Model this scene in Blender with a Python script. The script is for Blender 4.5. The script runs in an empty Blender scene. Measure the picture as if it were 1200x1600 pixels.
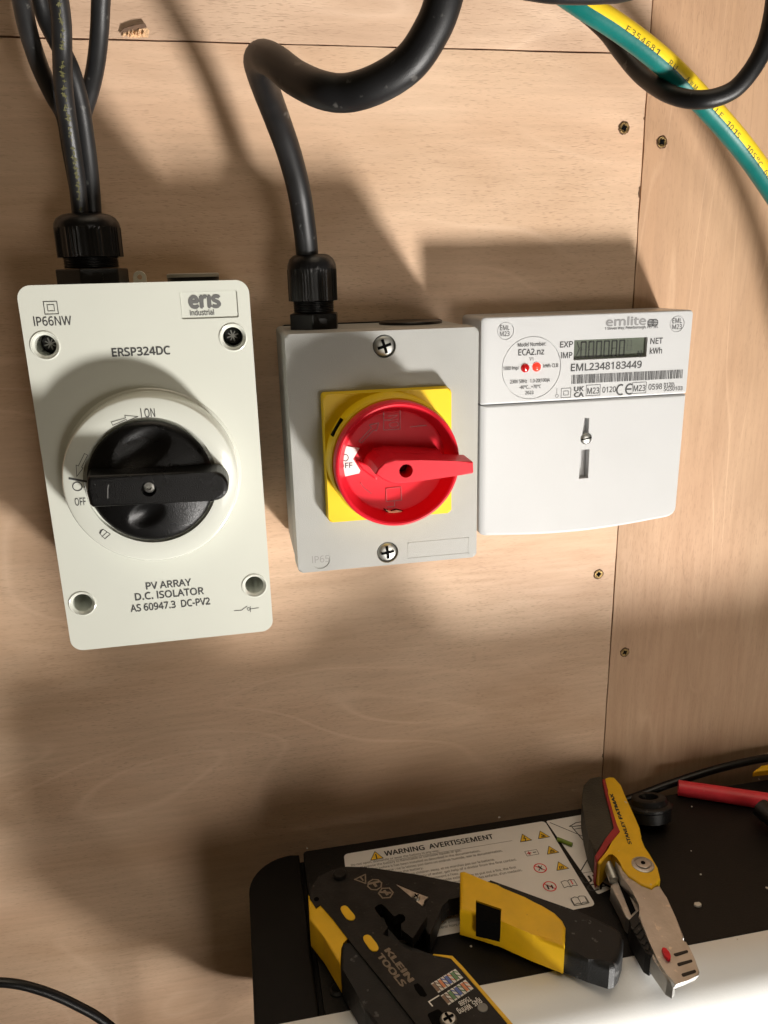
import bpy, bmesh, math, random
from mathutils import Vector, Matrix
random.seed(7)
sc = bpy.context.scene
C = sc.collection
# ---------------------------------------------------------------- camera, world, lights, exposure
DW = 0.40                                   # lens to wall (m); the wall face is the plane y = 0
FPX = 1223.05                               # focal length for a 1200 x 1600 picture
CM = Matrix(((0.98131, 0.07833, -0.17578), (-0.19089, 0.28009, -0.9408), (-0.02446, 0.95677, 0.28981)))
cam_d = bpy.data.cameras.new('camera'); cam = bpy.data.objects.new('camera', cam_d); C.objects.link(cam)
cam.matrix_world = Matrix.Translation((0, -DW, 0)) @ CM.to_4x4()
cam_d.sensor_fit = 'VERTICAL'; cam_d.sensor_height = 24.0; cam_d.lens = 24.0 * FPX / 1600
cam_d.clip_start = 0.01; cam_d.clip_end = 50
sc.camera = cam
sc.render.resolution_x, sc.render.resolution_y = 768, 1024

w = bpy.data.worlds.new('World'); sc.world = w; w.use_nodes = True
bg = w.node_tree.nodes['Background']; bg.inputs[0].default_value = (1.0, 0.72, 0.38, 1); bg.inputs[1].default_value = 0.044


def lamp(name, loc, target, size, watts, col, shape='DISK', spread=math.pi):
    d = bpy.data.lights.new(name, 'AREA'); d.shape = shape; d.size = size; d.energy = watts; d.color = col; d.spread = spread
    o = bpy.data.objects.new(name, d); C.objects.link(o); o.location = loc
    o.rotation_euler = (Vector(target) - Vector(loc)).to_track_quat('-Z', 'Y').to_euler()
    return o


lamp('work_lamp', (0.78, -0.95, -1.11), (0.03, 0, 0.44), 0.22, 6.0, (1.0, 0.96, 0.91), spread=math.radians(58))
lamp('second_lamp', (0.62, -1.75, -0.58), (0.25, 0, -0.33), 0.70, 0.70, (1.0, 0.93, 0.84), spread=math.radians(34))
lamp('overhead_fill', (0.20, -0.50, 1.50), (0.15, -0.12, -0.3), 1.2, 7.5, (1.0, 0.84, 0.64))  # soft area light added as overhead fill, standing for ceiling bounce
sc.view_settings.view_transform = 'Standard'; sc.view_settings.look = 'None'
sc.view_settings.exposure = 0.0; sc.view_settings.gamma = 1.0

# ---------------------------------------------------------------- helpers


def ray(px, py):
    r = CM @ Vector(((px - 600) / FPX, -(py - 800) / FPX, -1)); return r


def P(px, py, d=0.0):                       # point of the upright plane d metres in front of the wall
    r = ray(px, py); r = r * ((DW - d) / r.y); return Vector((r.x, r.y - DW, r.z))


def PZ(px, py, z):                          # point of the level plane at height z
    r = ray(px, py); r = r * (z / r.z); return Vector((r.x, r.y - DW, r.z))


def W2(pts, d): return [(p.x, p.z) for p in (P(a, b, d) for a, b in pts)]
def Z2(pts, z): return [(p.x, p.y) for p in (PZ(a, b, z) for a, b in pts)]
def zp(pts, s, ox, oy): return [(ox + a / s, oy + b / s) for a, b in pts]


class Frame:
    def __init__(s, o, u, v, n): s.o, s.u, s.v, s.n = Vector(o), Vector(u), Vector(v), Vector(n)
    def __call__(s, a, b, c=0.0): return s.o + s.u * a + s.v * b + s.n * c


WALL = Frame((0, 0, 0), (1, 0, 0), (0, 0, 1), (0, -1, 0))       # a right, b up, c out of the wall
FLAT = Frame((0, 0, 0), (1, 0, 0), (0, 1, 0), (0, 0, 1))        # a right, b into the wall, c up
BASE = {}


def empty(name, loc, label, cat, group=None):
    o = bpy.data.objects.new(name, None); C.objects.link(o); o.location = loc; o.empty_display_size = .01
    BASE[o.name] = Vector(loc); o['label'] = label; o['category'] = cat
    if group: o['group'] = group
    return o


def obj(name, bm, mats, parent=None, label=None, cat=None, group=None, kind=None, smooth=False, origin=None):
    bmesh.ops.recalc_face_normals(bm, faces=bm.faces)
    if parent is not None: off = BASE[parent.name]
    elif origin is not None: off = Vector(origin)
    else:
        xs = [v.co for v in bm.verts]
        off = Vector([(min(c[i] for c in xs) + max(c[i] for c in xs)) / 2 for i in range(3)]) if cat else Vector((0, 0, 0))
    for v in bm.verts: v.co -= off
    me = bpy.data.meshes.new(name); bm.to_mesh(me); bm.free()
    for m in (mats if isinstance(mats, (list, tuple)) else [mats]): me.materials.append(m)
    if smooth:
        for p in me.polygons: p.use_smooth = True
        me.set_sharp_from_angle(angle=math.radians(40 if smooth is True else smooth))
    o = bpy.data.objects.new(name, me); C.objects.link(o); BASE[o.name] = off
    if parent is not None: o.parent = parent
    else: o.location = off
    if label: o['label'] = label
    if cat: o['category'] = cat
    if group: o['group'] = group
    if kind: o['kind'] = kind
    return o


def cut(o, bms, mat=None):                     # boolean difference, baked in
    dg = bpy.context.evaluated_depsgraph_get()
    tmp = []
    for bm in bms:
        bmesh.ops.recalc_face_normals(bm, faces=bm.faces)
        for v in bm.verts: v.co -= BASE[o.name]
        me = bpy.data.meshes.new('cutter'); bm.to_mesh(me); bm.free()
        c = bpy.data.objects.new('cutter', me); C.objects.link(c); c.parent = o.parent
        if o.parent is None: c.location = o.location
        m = o.modifiers.new('b', 'BOOLEAN'); m.operation = 'DIFFERENCE'; m.solver = 'EXACT'; m.object = c
        tmp.append(c)
    bpy.context.view_layer.update(); dg = bpy.context.evaluated_depsgraph_get()
    me = bpy.data.meshes.new_from_object(o.evaluated_get(dg))
    o.modifiers.clear(); old = o.data; nm = old.name; o.data = me; bpy.data.meshes.remove(old); me.name = nm
    for c in tmp:
        m = c.data; bpy.data.objects.remove(c); bpy.data.meshes.remove(m)
    return o


def rrect(a0, b0, a1, b1, r=0.0, n=6):
    if not isinstance(r, (list, tuple)) and r <= 0: return [(a0, b0), (a1, b0), (a1, b1), (a0, b1)]
    rr = r if isinstance(r, (list, tuple)) else (r, r, r, r)
    pts = []
    for (ca, cb, t0, q) in ((a0, b0, 180, rr[0]), (a1, b0, 270, rr[1]), (a1, b1, 0, rr[2]), (a0, b1, 90, rr[3])):
        cx = ca + q if ca == a0 else ca - q; cy = cb + q if cb == b0 else cb - q
        for k in range(n + 1):
            t = math.radians(t0 + 90 * k / n); pts.append((cx + q * math.cos(t), cy + q * math.sin(t)))
    return pts


def circ(a, b, r, n=64, ph=0.0, r2=None):
    return [(a + r * math.cos(2 * math.pi * k / n + ph), b + (r2 or r) * math.sin(2 * math.pi * k / n + ph)) for k in range(n)]


def smooth_poly(pts, n=5):                     # closed Catmull-Rom through the points
    out = []; L = len(pts)
    for i in range(L):
        p0, p1, p2, p3 = (Vector(pts[(i + k - 1) % L]) for k in range(4))
        for k in range(n):
            t = k / n
            out.append(tuple(.5 * ((2 * p1) + (p2 - p0) * t + (2 * p0 - 5 * p1 + 4 * p2 - p3) * t * t + (3 * p1 - p0 - 3 * p2 + p3) * t ** 3)))
    return out


def round_poly(pts, r, n=4):                   # rounds each corner of a polygon by r
    out = []; L = len(pts)
    for i in range(L):
        p = Vector(pts[i]); a = Vector(pts[i - 1]) - p; b = Vector(pts[(i + 1) % L]) - p
        q = min(r, a.length * .45, b.length * .45)
        s = p + a.normalized() * q; e = p + b.normalized() * q
        for k in range(n + 1):
            t = k / n; out.append(tuple(s * (1 - t) ** 2 + p * 2 * t * (1 - t) + e * t * t))
    return out


def inset(poly, t):                            # polygon moved inwards by t along its mitres
    n = len(poly); ar_ = sum(poly[i][0] * poly[(i + 1) % n][1] - poly[(i + 1) % n][0] * poly[i][1] for i in range(n)); sg = 1 if ar_ > 0 else -1; out = []
    for i in range(n):
        p = Vector(poly[i]); d0 = (p - Vector(poly[i - 1])).normalized(); d1 = (Vector(poly[(i + 1) % n]) - p).normalized()
        n0 = Vector((-d0.y, d0.x)) * sg; n1 = Vector((-d1.y, d1.x)) * sg; m = (n0 + n1); m = m / max(.3, m.dot(n0)) if m.length > 1e-6 else n0
        out.append(tuple(p + m * t))
    return out


def prism(bm, F, poly, c0, c1, bev=0.0, seg=3, mi=0, top=None, bevel_bottom=False, clamp=True):
    n = len(poly); top = top or poly
    lo = [bm.verts.new(F(a, b, c0)) for a, b in poly]; hi = [bm.verts.new(F(a, b, c1)) for a, b in top]
    fb = bm.faces.new(lo[::-1]); ft = bm.faces.new(hi)
    fs = [fb, ft]
    for i in range(n):
        j = (i + 1) % n; fs.append(bm.faces.new((lo[i], lo[j], hi[j], hi[i])))
    for f in fs: f.material_index = mi
    if bev > 0:
        es = list(ft.edges) + (list(fb.edges) if bevel_bottom else [])
        if n <= 8: es += [e for f in fs[2:] for e in f.edges if e not in ft.edges and e not in fb.edges]
        es = list(set(es))
        r = bmesh.ops.bevel(bm, geom=es, offset=bev, segments=seg, profile=.5, affect='EDGES', clamp_overlap=clamp)
        for f in r['faces']: f.material_index = mi
    return bm


def NB(): return bmesh.new()
def pr(F, poly, c0, c1, bev=0.0, seg=3, top=None, **k): return prism(NB(), F, poly, c0, c1, bev, seg, 0, top, **k)


def sheet(bm, F, poly, c, mi=0):
    f = bm.faces.new([bm.verts.new(F(a, b, c)) for a, b in poly]); f.material_index = mi; return f


def outline(bm, F, poly, t, c, closed=True, mi=0):   # a drawn line of width t along a polygon
    n = len(poly)
    for i in range(n if closed else n - 1):
        a = Vector(poly[i]); b = Vector(poly[(i + 1) % n]); d = (b - a)
        if d.length < 1e-7: continue
        d.normalize(); p = Vector((-d.y, d.x)) * t / 2; e = d * t / 2 * .9
        sheet(bm, F, [tuple(a - e - p), tuple(b + e - p), tuple(b + e + p), tuple(a - e + p)], c + (i % 2) * 4e-6, mi)


def catmull(pts, n=10):
    pts = [Vector(p) for p in pts]; q = [pts[0] * 2 - pts[1]] + pts + [pts[-1] * 2 - pts[-2]]; out = []
    for i in range(1, len(q) - 2):
        p0, p1, p2, p3 = q[i - 1:i + 3]
        for k in range(n):
            t = k / n
            out.append(.5 * ((2 * p1) + (p2 - p0) * t + (2 * p0 - 5 * p1 + 4 * p2 - p3) * t * t + (3 * p1 - p0 - 3 * p2 + p3) * t ** 3))
    out.append(pts[-1]); return out


def tube(bm, pts, r, n=20, sub=10, stripe=None, taper=None):
    c = catmull(pts, sub) if sub else [Vector(p) for p in pts]
    up = None; rings = []; fr = []
    for i, p in enumerate(c):
        t = (c[min(i + 1, len(c) - 1)] - c[max(i - 1, 0)]).normalized()
        if up is None: up = t.orthogonal().normalized() if stripe is None else (Vector(stripe) - t * t.dot(Vector(stripe))).normalized()
        else: up = (up - t * t.dot(up)).normalized()
        if stripe is not None: up = (Vector(stripe) - t * t.dot(Vector(stripe))).normalized()
        s = t.cross(up); rr = r if taper is None else r * taper(i / (len(c) - 1))
        rings.append([bm.verts.new(p + (up * math.cos(2 * math.pi * k / n) + s * math.sin(2 * math.pi * k / n)) * rr) for k in range(n)])
        fr.append((p, t, up, s))
    for a, b in zip(rings, rings[1:]):
        for k in range(n):
            f = bm.faces.new((a[k], a[(k + 1) % n], b[(k + 1) % n], b[k]))
            if stripe is not None: f.material_index = 0 if (k < n // 2) else 1
    bm.faces.new(rings[0][::-1]); bm.faces.new(rings[-1])
    return fr


def lathe(bm, F, prof, n=48, flute=None):      # profile (r, c) turned about the frame's c axis
    rings = []
    for r, c in prof:
        rings.append([bm.verts.new(F(r * (flute(k / n, c) if flute else 1) * math.cos(2 * math.pi * k / n), r * (flute(k / n, c) if flute else 1) * math.sin(2 * math.pi * k / n), c)) for k in range(n)])
    for a, b in zip(rings, rings[1:]):
        for k in range(n): bm.faces.new((a[k], a[(k + 1) % n], b[(k + 1) % n], b[k]))
    bm.faces.new(rings[0][::-1]); bm.faces.new(rings[-1]); return bm


_txt = {}
import os
try:
    FONT = bpy.data.fonts.load(os.path.join(bpy.utils.resource_path('LOCAL'), 'datafiles', 'fonts', 'NotoSansHebrew-Regular.woff2'))
except Exception:
    FONT = None                              # Blender's built-in face


def glyphs(s, bold=0.0):                       # mesh of a text in font units: verts (x, y, layer), faces, width
    key = (s, bold)
    if key in _txt: return _txt[key]
    cu = bpy.data.curves.new('t', 'FONT'); cu.body = s.replace('I', 'l') if FONT else s; cu.size = 1; cu.resolution_u = 3
    if FONT: cu.font = FONT
    o = bpy.data.objects.new('t', cu); C.objects.link(o); bpy.context.view_layer.update()
    me = bpy.data.meshes.new_from_object(o.evaluated_get(bpy.context.evaluated_depsgraph_get()))
    vs = [(v.co.x, v.co.y, 0) for v in me.vertices]; fs = [tuple(p.vertices) for p in me.polygons]
    bpy.data.objects.remove(o); bpy.data.curves.remove(cu); bpy.data.meshes.remove(me)
    x0 = min(v[0] for v in vs); vs = [(x - x0, y, 0) for x, y, z in vs]
    if bold > 0:                                # heavier strokes: the same glyphs again, nudged a hair
        v0, f0 = vs, fs; vs, fs = [], []
        for q, (dx, dy) in enumerate(((-1, 0), (1, 0), (0, .8), (0, -.8), (.6, .6), (-.6, -.6))):
            n = len(vs); vs = vs + [(x + dx * bold * .9, y + dy * bold * .9, q) for x, y, z in v0]; fs = fs + [tuple(i + n for i in f) for f in f0]
    _txt[key] = (vs, fs, max(v[0] for v in vs)); return _txt[key]


def cap():
    return max(v[1] for v in glyphs('H')[0])


def text(bm, F, s, p0, p1, h, c, bold=0.0, mi=0):  # baseline p0 -> p1 (frame coords), capital height h
    vs, fs, wd = glyphs(s, bold); k = h / cap(); p0 = Vector(p0); p1 = Vector(p1)
    u = (p1 - p0) / wd; v = Vector((-(p1 - p0).y, (p1 - p0).x)).normalized() * k
    vv = [bm.verts.new(F(*(p0 + u * x + v * y), c + q * 4e-6)) for x, y, q in vs]
    for f in fs:
        try: bm.faces.new([vv[i] for i in f]).material_index = mi
        except ValueError: pass


def wtext(bm, s, x0, x1, y, hpx, d, bold=0.0, lift=.00012):   # writing on an upright face, placed by where it stands on it
    a = P(x0, y, d); b = P(x1, y, d); h = P(x0, y - hpx, d).z - a.z
    text(bm, WALL, s, (a.x, a.z), (b.x, a.z), h, d + lift, bold)


# ---------------------------------------------------------------- materials


def mat(name, col, rough=.5, metal=0.0, spec=.5, var=.08, vscale=60, bump=0.0, bscale=900, coat=0.0, rvar=.1, spots=None):
    m = bpy.data.materials.new(name); m.use_nodes = True; nt = m.node_tree; b = nt.nodes['Principled BSDF']
    L = nt.links.new
    tc = nt.nodes.new('ShaderNodeTexCoord'); n = nt.nodes.new('ShaderNodeTexNoise'); n.inputs['Scale'].default_value = vscale; n.inputs['Detail'].default_value = 5
    L(tc.outputs['Object'], n.inputs['Vector'])
    mr = nt.nodes.new('ShaderNodeMapRange'); L(n.outputs[0], mr.inputs[0]); mr.inputs[1].default_value = .3; mr.inputs[2].default_value = .7
    mr.inputs[3].default_value = 1 - var; mr.inputs[4].default_value = 1 + var
    mx = nt.nodes.new('ShaderNodeVectorMath'); mx.operation = 'SCALE'; mx.inputs[0].default_value = col; L(mr.outputs[0], mx.inputs['Scale'])
    out = mx.outputs[0]
    if spots:                                   # specks, scuffs: (colour, scale, threshold)
        sc_, ss, th = spots
        v = nt.nodes.new('ShaderNodeTexNoise'); v.inputs['Scale'].default_value = ss; v.inputs['Detail'].default_value = 6; L(tc.outputs['Object'], v.inputs['Vector'])
        r2 = nt.nodes.new('ShaderNodeMapRange'); L(v.outputs[0], r2.inputs[0]); r2.inputs[1].default_value = th; r2.inputs[2].default_value = th + .04
        mm_ = nt.nodes.new('ShaderNodeMix'); mm_.data_type = 'RGBA'; L(r2.outputs[0], mm_.inputs[0]); L(out, mm_.inputs[6]); mm_.inputs[7].default_value = (*sc_, 1); out = mm_.outputs[2]
    L(out, b.inputs['Base Color'])
    rr = nt.nodes.new('ShaderNodeMapRange'); L(n.outputs[0], rr.inputs[0]); rr.inputs[3].default_value = max(.02, rough - rvar); rr.inputs[4].default_value = min(1, rough + rvar)
    L(rr.outputs[0], b.inputs['Roughness'])
    b.inputs['Metallic'].default_value = metal; b.inputs['Specular IOR Level'].default_value = spec; b.inputs['Coat Weight'].default_value = coat
    if bump > 0:
        n2 = nt.nodes.new('ShaderNodeTexNoise'); n2.inputs['Scale'].default_value = bscale; n2.inputs['Detail'].default_value = 3; L(tc.outputs['Object'], n2.inputs['Vector'])
        bp = nt.nodes.new('ShaderNodeBump'); bp.inputs['Strength'].default_value = bump; bp.inputs['Distance'].default_value = .0006
        L(n2.outputs[0], bp.inputs['Height']); L(bp.outputs[0], b.inputs['Normal'])
    return m


def wood(name, c_lo, c_hi, fleck, vertical=False, seed=0.0):
    m = bpy.data.materials.new(name); m.use_nodes = True; nt = m.node_tree; b = nt.nodes['Principled BSDF']; L = nt.links.new
    tc = nt.nodes.new('ShaderNodeTexCoord')

    def noise(scale, detail=3, rot=0.0, off=0.0, rough=.5, warp=0.0):
        mp = nt.nodes.new('ShaderNodeMapping'); mp.inputs['Scale'].default_value = scale; mp.inputs['Rotation'].default_value = (0, rot, 0); mp.inputs['Location'].default_value = (seed + off, seed * .7, off)
        L(tc.outputs['Object'], mp.inputs[0]); n = nt.nodes.new('ShaderNodeTexNoise'); n.inputs['Scale'].default_value = 1; n.inputs['Detail'].default_value = detail; n.inputs['Roughness'].default_value = rough; n.inputs['Distortion'].default_value = warp
        L(mp.outputs[0], n.inputs['Vector']); return n.outputs[0]

    def rng(x, a, c, lo=0.0, hi=1.0):
        r = nt.nodes.new('ShaderNodeMapRange'); L(x, r.inputs[0]); r.inputs[1].default_value = a; r.inputs[2].default_value = c; r.inputs[3].default_value = lo; r.inputs[4].default_value = hi; return r.outputs[0]

    def mix(f, a, c):
        x = nt.nodes.new('ShaderNodeMix'); x.data_type = 'RGBA'; L(f, x.inputs[0])
        for k, v in ((6, a), (7, c)):
            if isinstance(v, tuple): x.inputs[k].default_value = (*v, 1)
            else: L(v, x.inputs[k])
        return x.outputs[2]

    def mul(a, k):
        r = nt.nodes.new('ShaderNodeMath'); r.operation = 'MULTIPLY'; L(a, r.inputs[0])
        if isinstance(k, float): r.inputs[1].default_value = k
        else: L(k, r.inputs[1])
        return r.outputs[0]
    S = (lambda a, c: (c, 1, a)) if vertical else (lambda a, c: (a, 1, c))   # a along the grain, c across
    tilt = math.radians(-9) if vertical else math.radians(3)
    broad = rng(noise(S(7, 22), 3, tilt, 1.0, warp=.6), .32, .68)
    col = mix(broad, c_lo, c_hi)
    pinkish = rng(noise(S(5, 11), 2, 0, 9.0), .45, .75, 0, .5)
    col = mix(pinkish, col, (c_hi[0] * 1.02, c_hi[1] * .90, c_hi[2] * .86))
    streak = rng(noise(S(30, 420), 3, tilt, 2.0), .35, .7)
    col = mix(mul(streak, .15), col, fleck)
    fl = rng(noise(S(280, 2100), 1, tilt * .3, 5.0), .56, .70)
    gate = rng(noise(S(18, 18), 2, 0, 3.0), .35, .6, .35, 1.0)
    fl = mul(fl, gate)
    col = mix(mul(fl, .20 if vertical else .29), col, fleck)
    if not vertical:                            # faint broad growth figure of the face veneer
        n1 = noise((3.2, 1, 7.5), 1.5, math.radians(14), 4.0, warp=.5)
        pp_ = nt.nodes.new('ShaderNodeMath'); pp_.operation = 'PINGPONG'; x8 = mul(n1, 13.0); L(x8, pp_.inputs[0]); pp_.inputs[1].default_value = .5
        ln = rng(pp_.outputs[0], .40, .5)
        col = mix(mul(mul(ln, rng(noise((6, 1, 9), 2, 0, 6.0), .42, .66)), .40), col, (min(1, c_hi[0] * 1.15), c_hi[1] * 1.18, c_hi[2] * 1.22))
        sh_ = rng(pp_.outputs[0], 0, .35, 1, 0)
        col = mix(mul(mul(sh_, rng(noise((4, 1, 6), 2, 0, 8.5), .45, .7)), .22), col, fleck)
    if vertical:                                # pale wavy growth lines of the rotary-cut veneer
        n1 = noise((34, 1, 2.6), 1.5, math.radians(-11), 4.0, warp=.25)
        pp_ = nt.nodes.new('ShaderNodeMath'); pp_.operation = 'PINGPONG'; x8 = mul(n1, 9.0); L(x8, pp_.inputs[0]); pp_.inputs[1].default_value = .5
        ln = rng(pp_.outputs[0], .43, .5)
        col = mix(mul(mul(ln, rng(noise(S(9, 40), 2, 0, 6.0), .4, .65)), .55), col, (min(1, c_hi[0] * 1.22), c_hi[1] * 1.25, c_hi[2] * 1.3))
        dk = rng(pp_.outputs[0], .0, .05, 1, 0)
        col = mix(mul(mul(dk, rng(noise(S(11, 30), 2, 0, 8.0), .5, .7)), .30), col, fleck)
    L(col, b.inputs['Base Color'])
    L(rng(streak, 0, 1, .52, .66), b.inputs['Roughness']); b.inputs['Specular IOR Level'].default_value = .35
    bp = nt.nodes.new('ShaderNodeBump'); bp.inputs['Strength'].default_value = .25; bp.inputs['Distance'].default_value = .0004; bp.invert = True
    L(fl, bp.inputs['Height']); L(bp.outputs[0], b.inputs['Normal'])
    return m


MW_main = wood('beech_veneer', (0.56, 0.375, 0.242), (0.71, 0.512, 0.358), (0.24, 0.145, 0.09), False, 0.3)
MW_up = wood('beech_veneer_upper', (0.59, 0.40, 0.275), (0.71, 0.515, 0.37), (0.22, 0.125, 0.075), False, 5.3)
MW_right = wood('beech_veneer_rotary', (0.43, 0.27, 0.16), (0.55, 0.365, 0.23), (0.20, 0.11, 0.065), True, 2.1)
M_raw = mat('raw_split_wood', (.80, .52, .30), .8, var=.25, vscale=900, bump=.8, bscale=2500)
M_dark = mat('dark_gap', (.02, .014, .01), .9)
M_edge = mat('plywood_edge', (.10, .05, .025), .9, var=.3, vscale=400)
M_brass = mat('tarnished_brass', (.30, .20, .085), .42, 1.0, var=.45, vscale=700, bump=.5, bscale=2500)
M_rubber = mat('black_rubber', (.007, .007, .0075), .42, spec=.30, var=.3, vscale=70, bump=.12, bscale=3500, spots=((.05, .048, .045), 210, .66))
M_sheath = mat('grey_black_sheath', (.013, .013, .0135), .40, spec=.36, var=.3, vscale=90, bump=.12, bscale=3500, spots=((.06, .06, .055), 260, .68))
M_nylon = mat('black_nylon', (.006, .006, .0065), .32, spec=.4, var=.2, bump=.15, bscale=2000)
M_iso = mat('glossy_ivory_plastic', (.65, .665, .595), .16, var=.015, vscale=30, coat=.4, bump=.03, bscale=160, rvar=.05, spots=((.56, .54, .43), 420, .755))
M_isobase = mat('ivory_base_plastic', (.63, .63, .555), .35, var=.03)
M_ink = mat('grey_ink', (.055, .055, .055), .6)
M_inkl = mat('light_grey_ink', (.13, .13, .125), .6)
M_knob = mat('textured_black_plastic', (.003, .003, .0032), .28, spec=.35, var=.2, bump=.28, bscale=2600, rvar=.06)
M_hole = mat('dark_screw_steel', (.03, .03, .03), .35, .8)
M_hole2 = mat('screw_spokes', (.40, .40, .38), .4, .8)
M_grey = mat('light_grey_plastic', (.365, .368, .350), .42, var=.03, vscale=50, bump=.22, bscale=2200, spots=((.72, .72, .70), 900, .74))
M_greyb = mat('grey_base_plastic', (.33, .333, .316), .5, var=.04, bump=.4, bscale=1700)
M_yel = mat('yellow_plastic', (.83, .56, .006), .45, spec=.35, var=.03, rvar=.05)
M_red = mat('red_plastic', (.68, .014, .030), .42, spec=.3, var=.04, rvar=.05, bump=.06, bscale=500)
M_redline = mat('red_embossing', (.42, .008, .02), .4)
M_steel = mat('zinc_steel', (.52, .52, .49), .46, 1.0, var=.15, vscale=300)
M_slot = mat('recess_shade', (.004, .004, .004), .9, spec=.05)  # near-black colour, paints the shade inside recesses and openings
M_white = mat('white_label', (.84, .83, .80), .45, var=.02)
M_meter = mat('white_polycarbonate', (.50, .505, .505), .32, var=.015, vscale=40, bump=.05, bscale=700, rvar=.05, spots=((.66, .64, .58), 380, .76))
M_lcdf = mat('display_frame', (.62, .63, .60), .4)
M_lcd = mat('display_glass', (.105, .118, .092), .12, var=.05, vscale=200)
M_seg = mat('display_segments', (.014, .016, .013), .3)
M_ghost = mat('display_ghost_segments', (.062, .070, .055), .3)
M_tr = mat('clear_lug_plastic', (.62, .60, .52), .3)
M_batt = mat('black_powder_coat', (.006, .0055, .005), .50, spec=.25, var=.25, vscale=40, bump=.35, bscale=1300, spots=((.10, .09, .08), 330, .79))
M_cap = mat('black_end_cap', (.004, .004, .004), .45, spec=.2, var=.2, bump=.2, bscale=1500)
M_bezel = mat('white_bezel', (.78, .79, .785), .38, var=.02, vscale=25, bump=.08, bscale=900, spots=((.45, .43, .40), 520, .77))
M_stick = mat('sticker_paper', (.74, .73, .70), .5, var=.03, vscale=40)
M_print = mat('black_print', (.02, .02, .02), .6)
M_tiny = mat('small_print', (.16, .15, .14), .6)
M_wy = mat('warning_yellow', (.80, .50, .02), .5)
M_wr = mat('warning_red', (.70, .04, .04), .5)
M_tool = mat('oxide_black_steel', (.016, .015, .014), .45, .2, .25, var=.35, vscale=120, bump=.25, bscale=900, spots=((.07, .06, .05), 330, .68))
M_grip = mat('black_grip', (.012, .0125, .013), .55, spec=.3, var=.3, vscale=130, bump=.3, bscale=1500, spots=((.075, .075, .075), 190, .64))
M_ygrip = mat('yellow_grip', (.80, .48, .008), .42, var=.08, vscale=90, bump=.1, bscale=700, spots=((.55, .30, .02), 240, .72))
M_tooltext = mat('tool_lettering', (.20, .155, .11), .6, var=.3, vscale=1500)
M_wht = mat('white_print', (.78, .78, .75), .6)
M_blade = mat('bare_blade_steel', (.56, .53, .48), .34, 1.0, var=.2, vscale=300)
M_cast = mat('worn_die_cast_zinc', (.47, .46, .44), .38, .9, var=.14, vscale=110, bump=.22, bscale=700, spots=((.62, .58, .52), 260, .64))
M_yknife = mat('worn_yellow_paint', (.78, .47, .01), .36, var=.08, vscale=120, spots=((.55, .54, .52), 210, .69))
M_kgrip = mat('dark_olive_grip', (.034, .030, .020), .6, var=.4, vscale=90, bump=.6, bscale=900)
M_kred = mat('dark_red_rubber', (.30, .014, .018), .5, var=.15)
M_pink = mat('dusty_red_handle', (.70, .035, .055), .42, var=.15, vscale=70, bump=.2, bscale=700, spots=((.70, .14, .15), 120, .68))
M_cy = mat('cable_yellow', (.84, .60, .025), .36, var=.05, vscale=90, bump=.08)
M_cg = mat('cable_green', (.0, .13, .115), .38, var=.12, vscale=90, bump=.08)
M_gs = mat('green_scrap', (.16, .24, .02), .5, var=.2, vscale=500)
M_crumb = mat('pale_crumb', (.60, .57, .52), .8)
M_ledoff = mat('red_led_dark', (.30, .006, .008), .12, coat=1.0)
M_led = mat('red_led_lit', (.9, .03, .02), .15)
_b = M_led.node_tree.nodes['Principled BSDF']; _b.inputs['Emission Color'].default_value = (1, .03, .015, 1); _b.inputs['Emission Strength'].default_value = 1.6
_b = M_ledoff.node_tree.nodes['Principled BSDF']; _b.inputs['Emission Color'].default_value = (1, .01, .01, 1); _b.inputs['Emission Strength'].default_value = .22
WIRES = {'o': mat('chart_orange', (.75, .30, .15), .6), 'g': mat('chart_green', (.16, .32, .16), .6), 'b': mat('chart_blue', (.12, .18, .50), .6), 'n': mat('chart_brown', (.30, .20, .14), .6)}

# ---------------------------------------------------------------- the wall: three plywood panels
SX = .2132; SZ = .1007; G = .0004


def wobble(a, b, n, amp):                       # a slightly uneven sawn edge
    out = []
    for k in range(n + 1):
        t = k / n; p = Vector(a).lerp(Vector(b), t); q = (Vector(b) - Vector(a)).normalized()
        s = random.uniform(-amp, amp) if 0 < k < n else 0
        out.append((p.x - q.y * s, p.y + q.x * s))
    return out


def panel(poly, m, label):
    return obj('plywood_panel', pr(WALL, poly, -.009, 0.0, .00018, 1), [m, M_edge], None, label, 'panel', origin=(0, 0, 0))


main_p = panel(wobble((-.9, -1.0), (SX - G, -1.0), 1, 0) + wobble((SX - G, -1.0), (SX - G, SZ - G), 90, .00022)[1:] + wobble((SX - G, SZ - G), (-.9, SZ - G), 90, .00018)[1:-1], MW_main,
               'large beech plywood panel with fine horizontal flecks, behind the three switch and meter boxes')
up_p = panel(wobble((-.9, SZ + G), (SX - G, SZ + G), 90, .00018) + wobble((SX - G, SZ + G), (SX - G, .6), 40, .0002)[1:] + [(-.9, .6)], MW_up,
             'beech plywood strip above the horizontal seam, with a splintered chip on its lower edge')
right_p = panel(wobble((SX + G, -1.0), (1.0, -1.0), 1, 0) + [(1.0, .6)] + wobble((SX + G, .6), (SX + G, -1.0), 130, .00022)[:-1], MW_right,
                'beech plywood panel with upright wavy pale grain, right of the vertical seam')
bb = NB(); prism(bb, WALL, [(-.92, -1.02), (1.02, -1.02), (1.02, .62), (-.92, .62)], -.03, -.0095)
obj('wall_backing', bb, M_dark, None, kind='structure')

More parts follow.
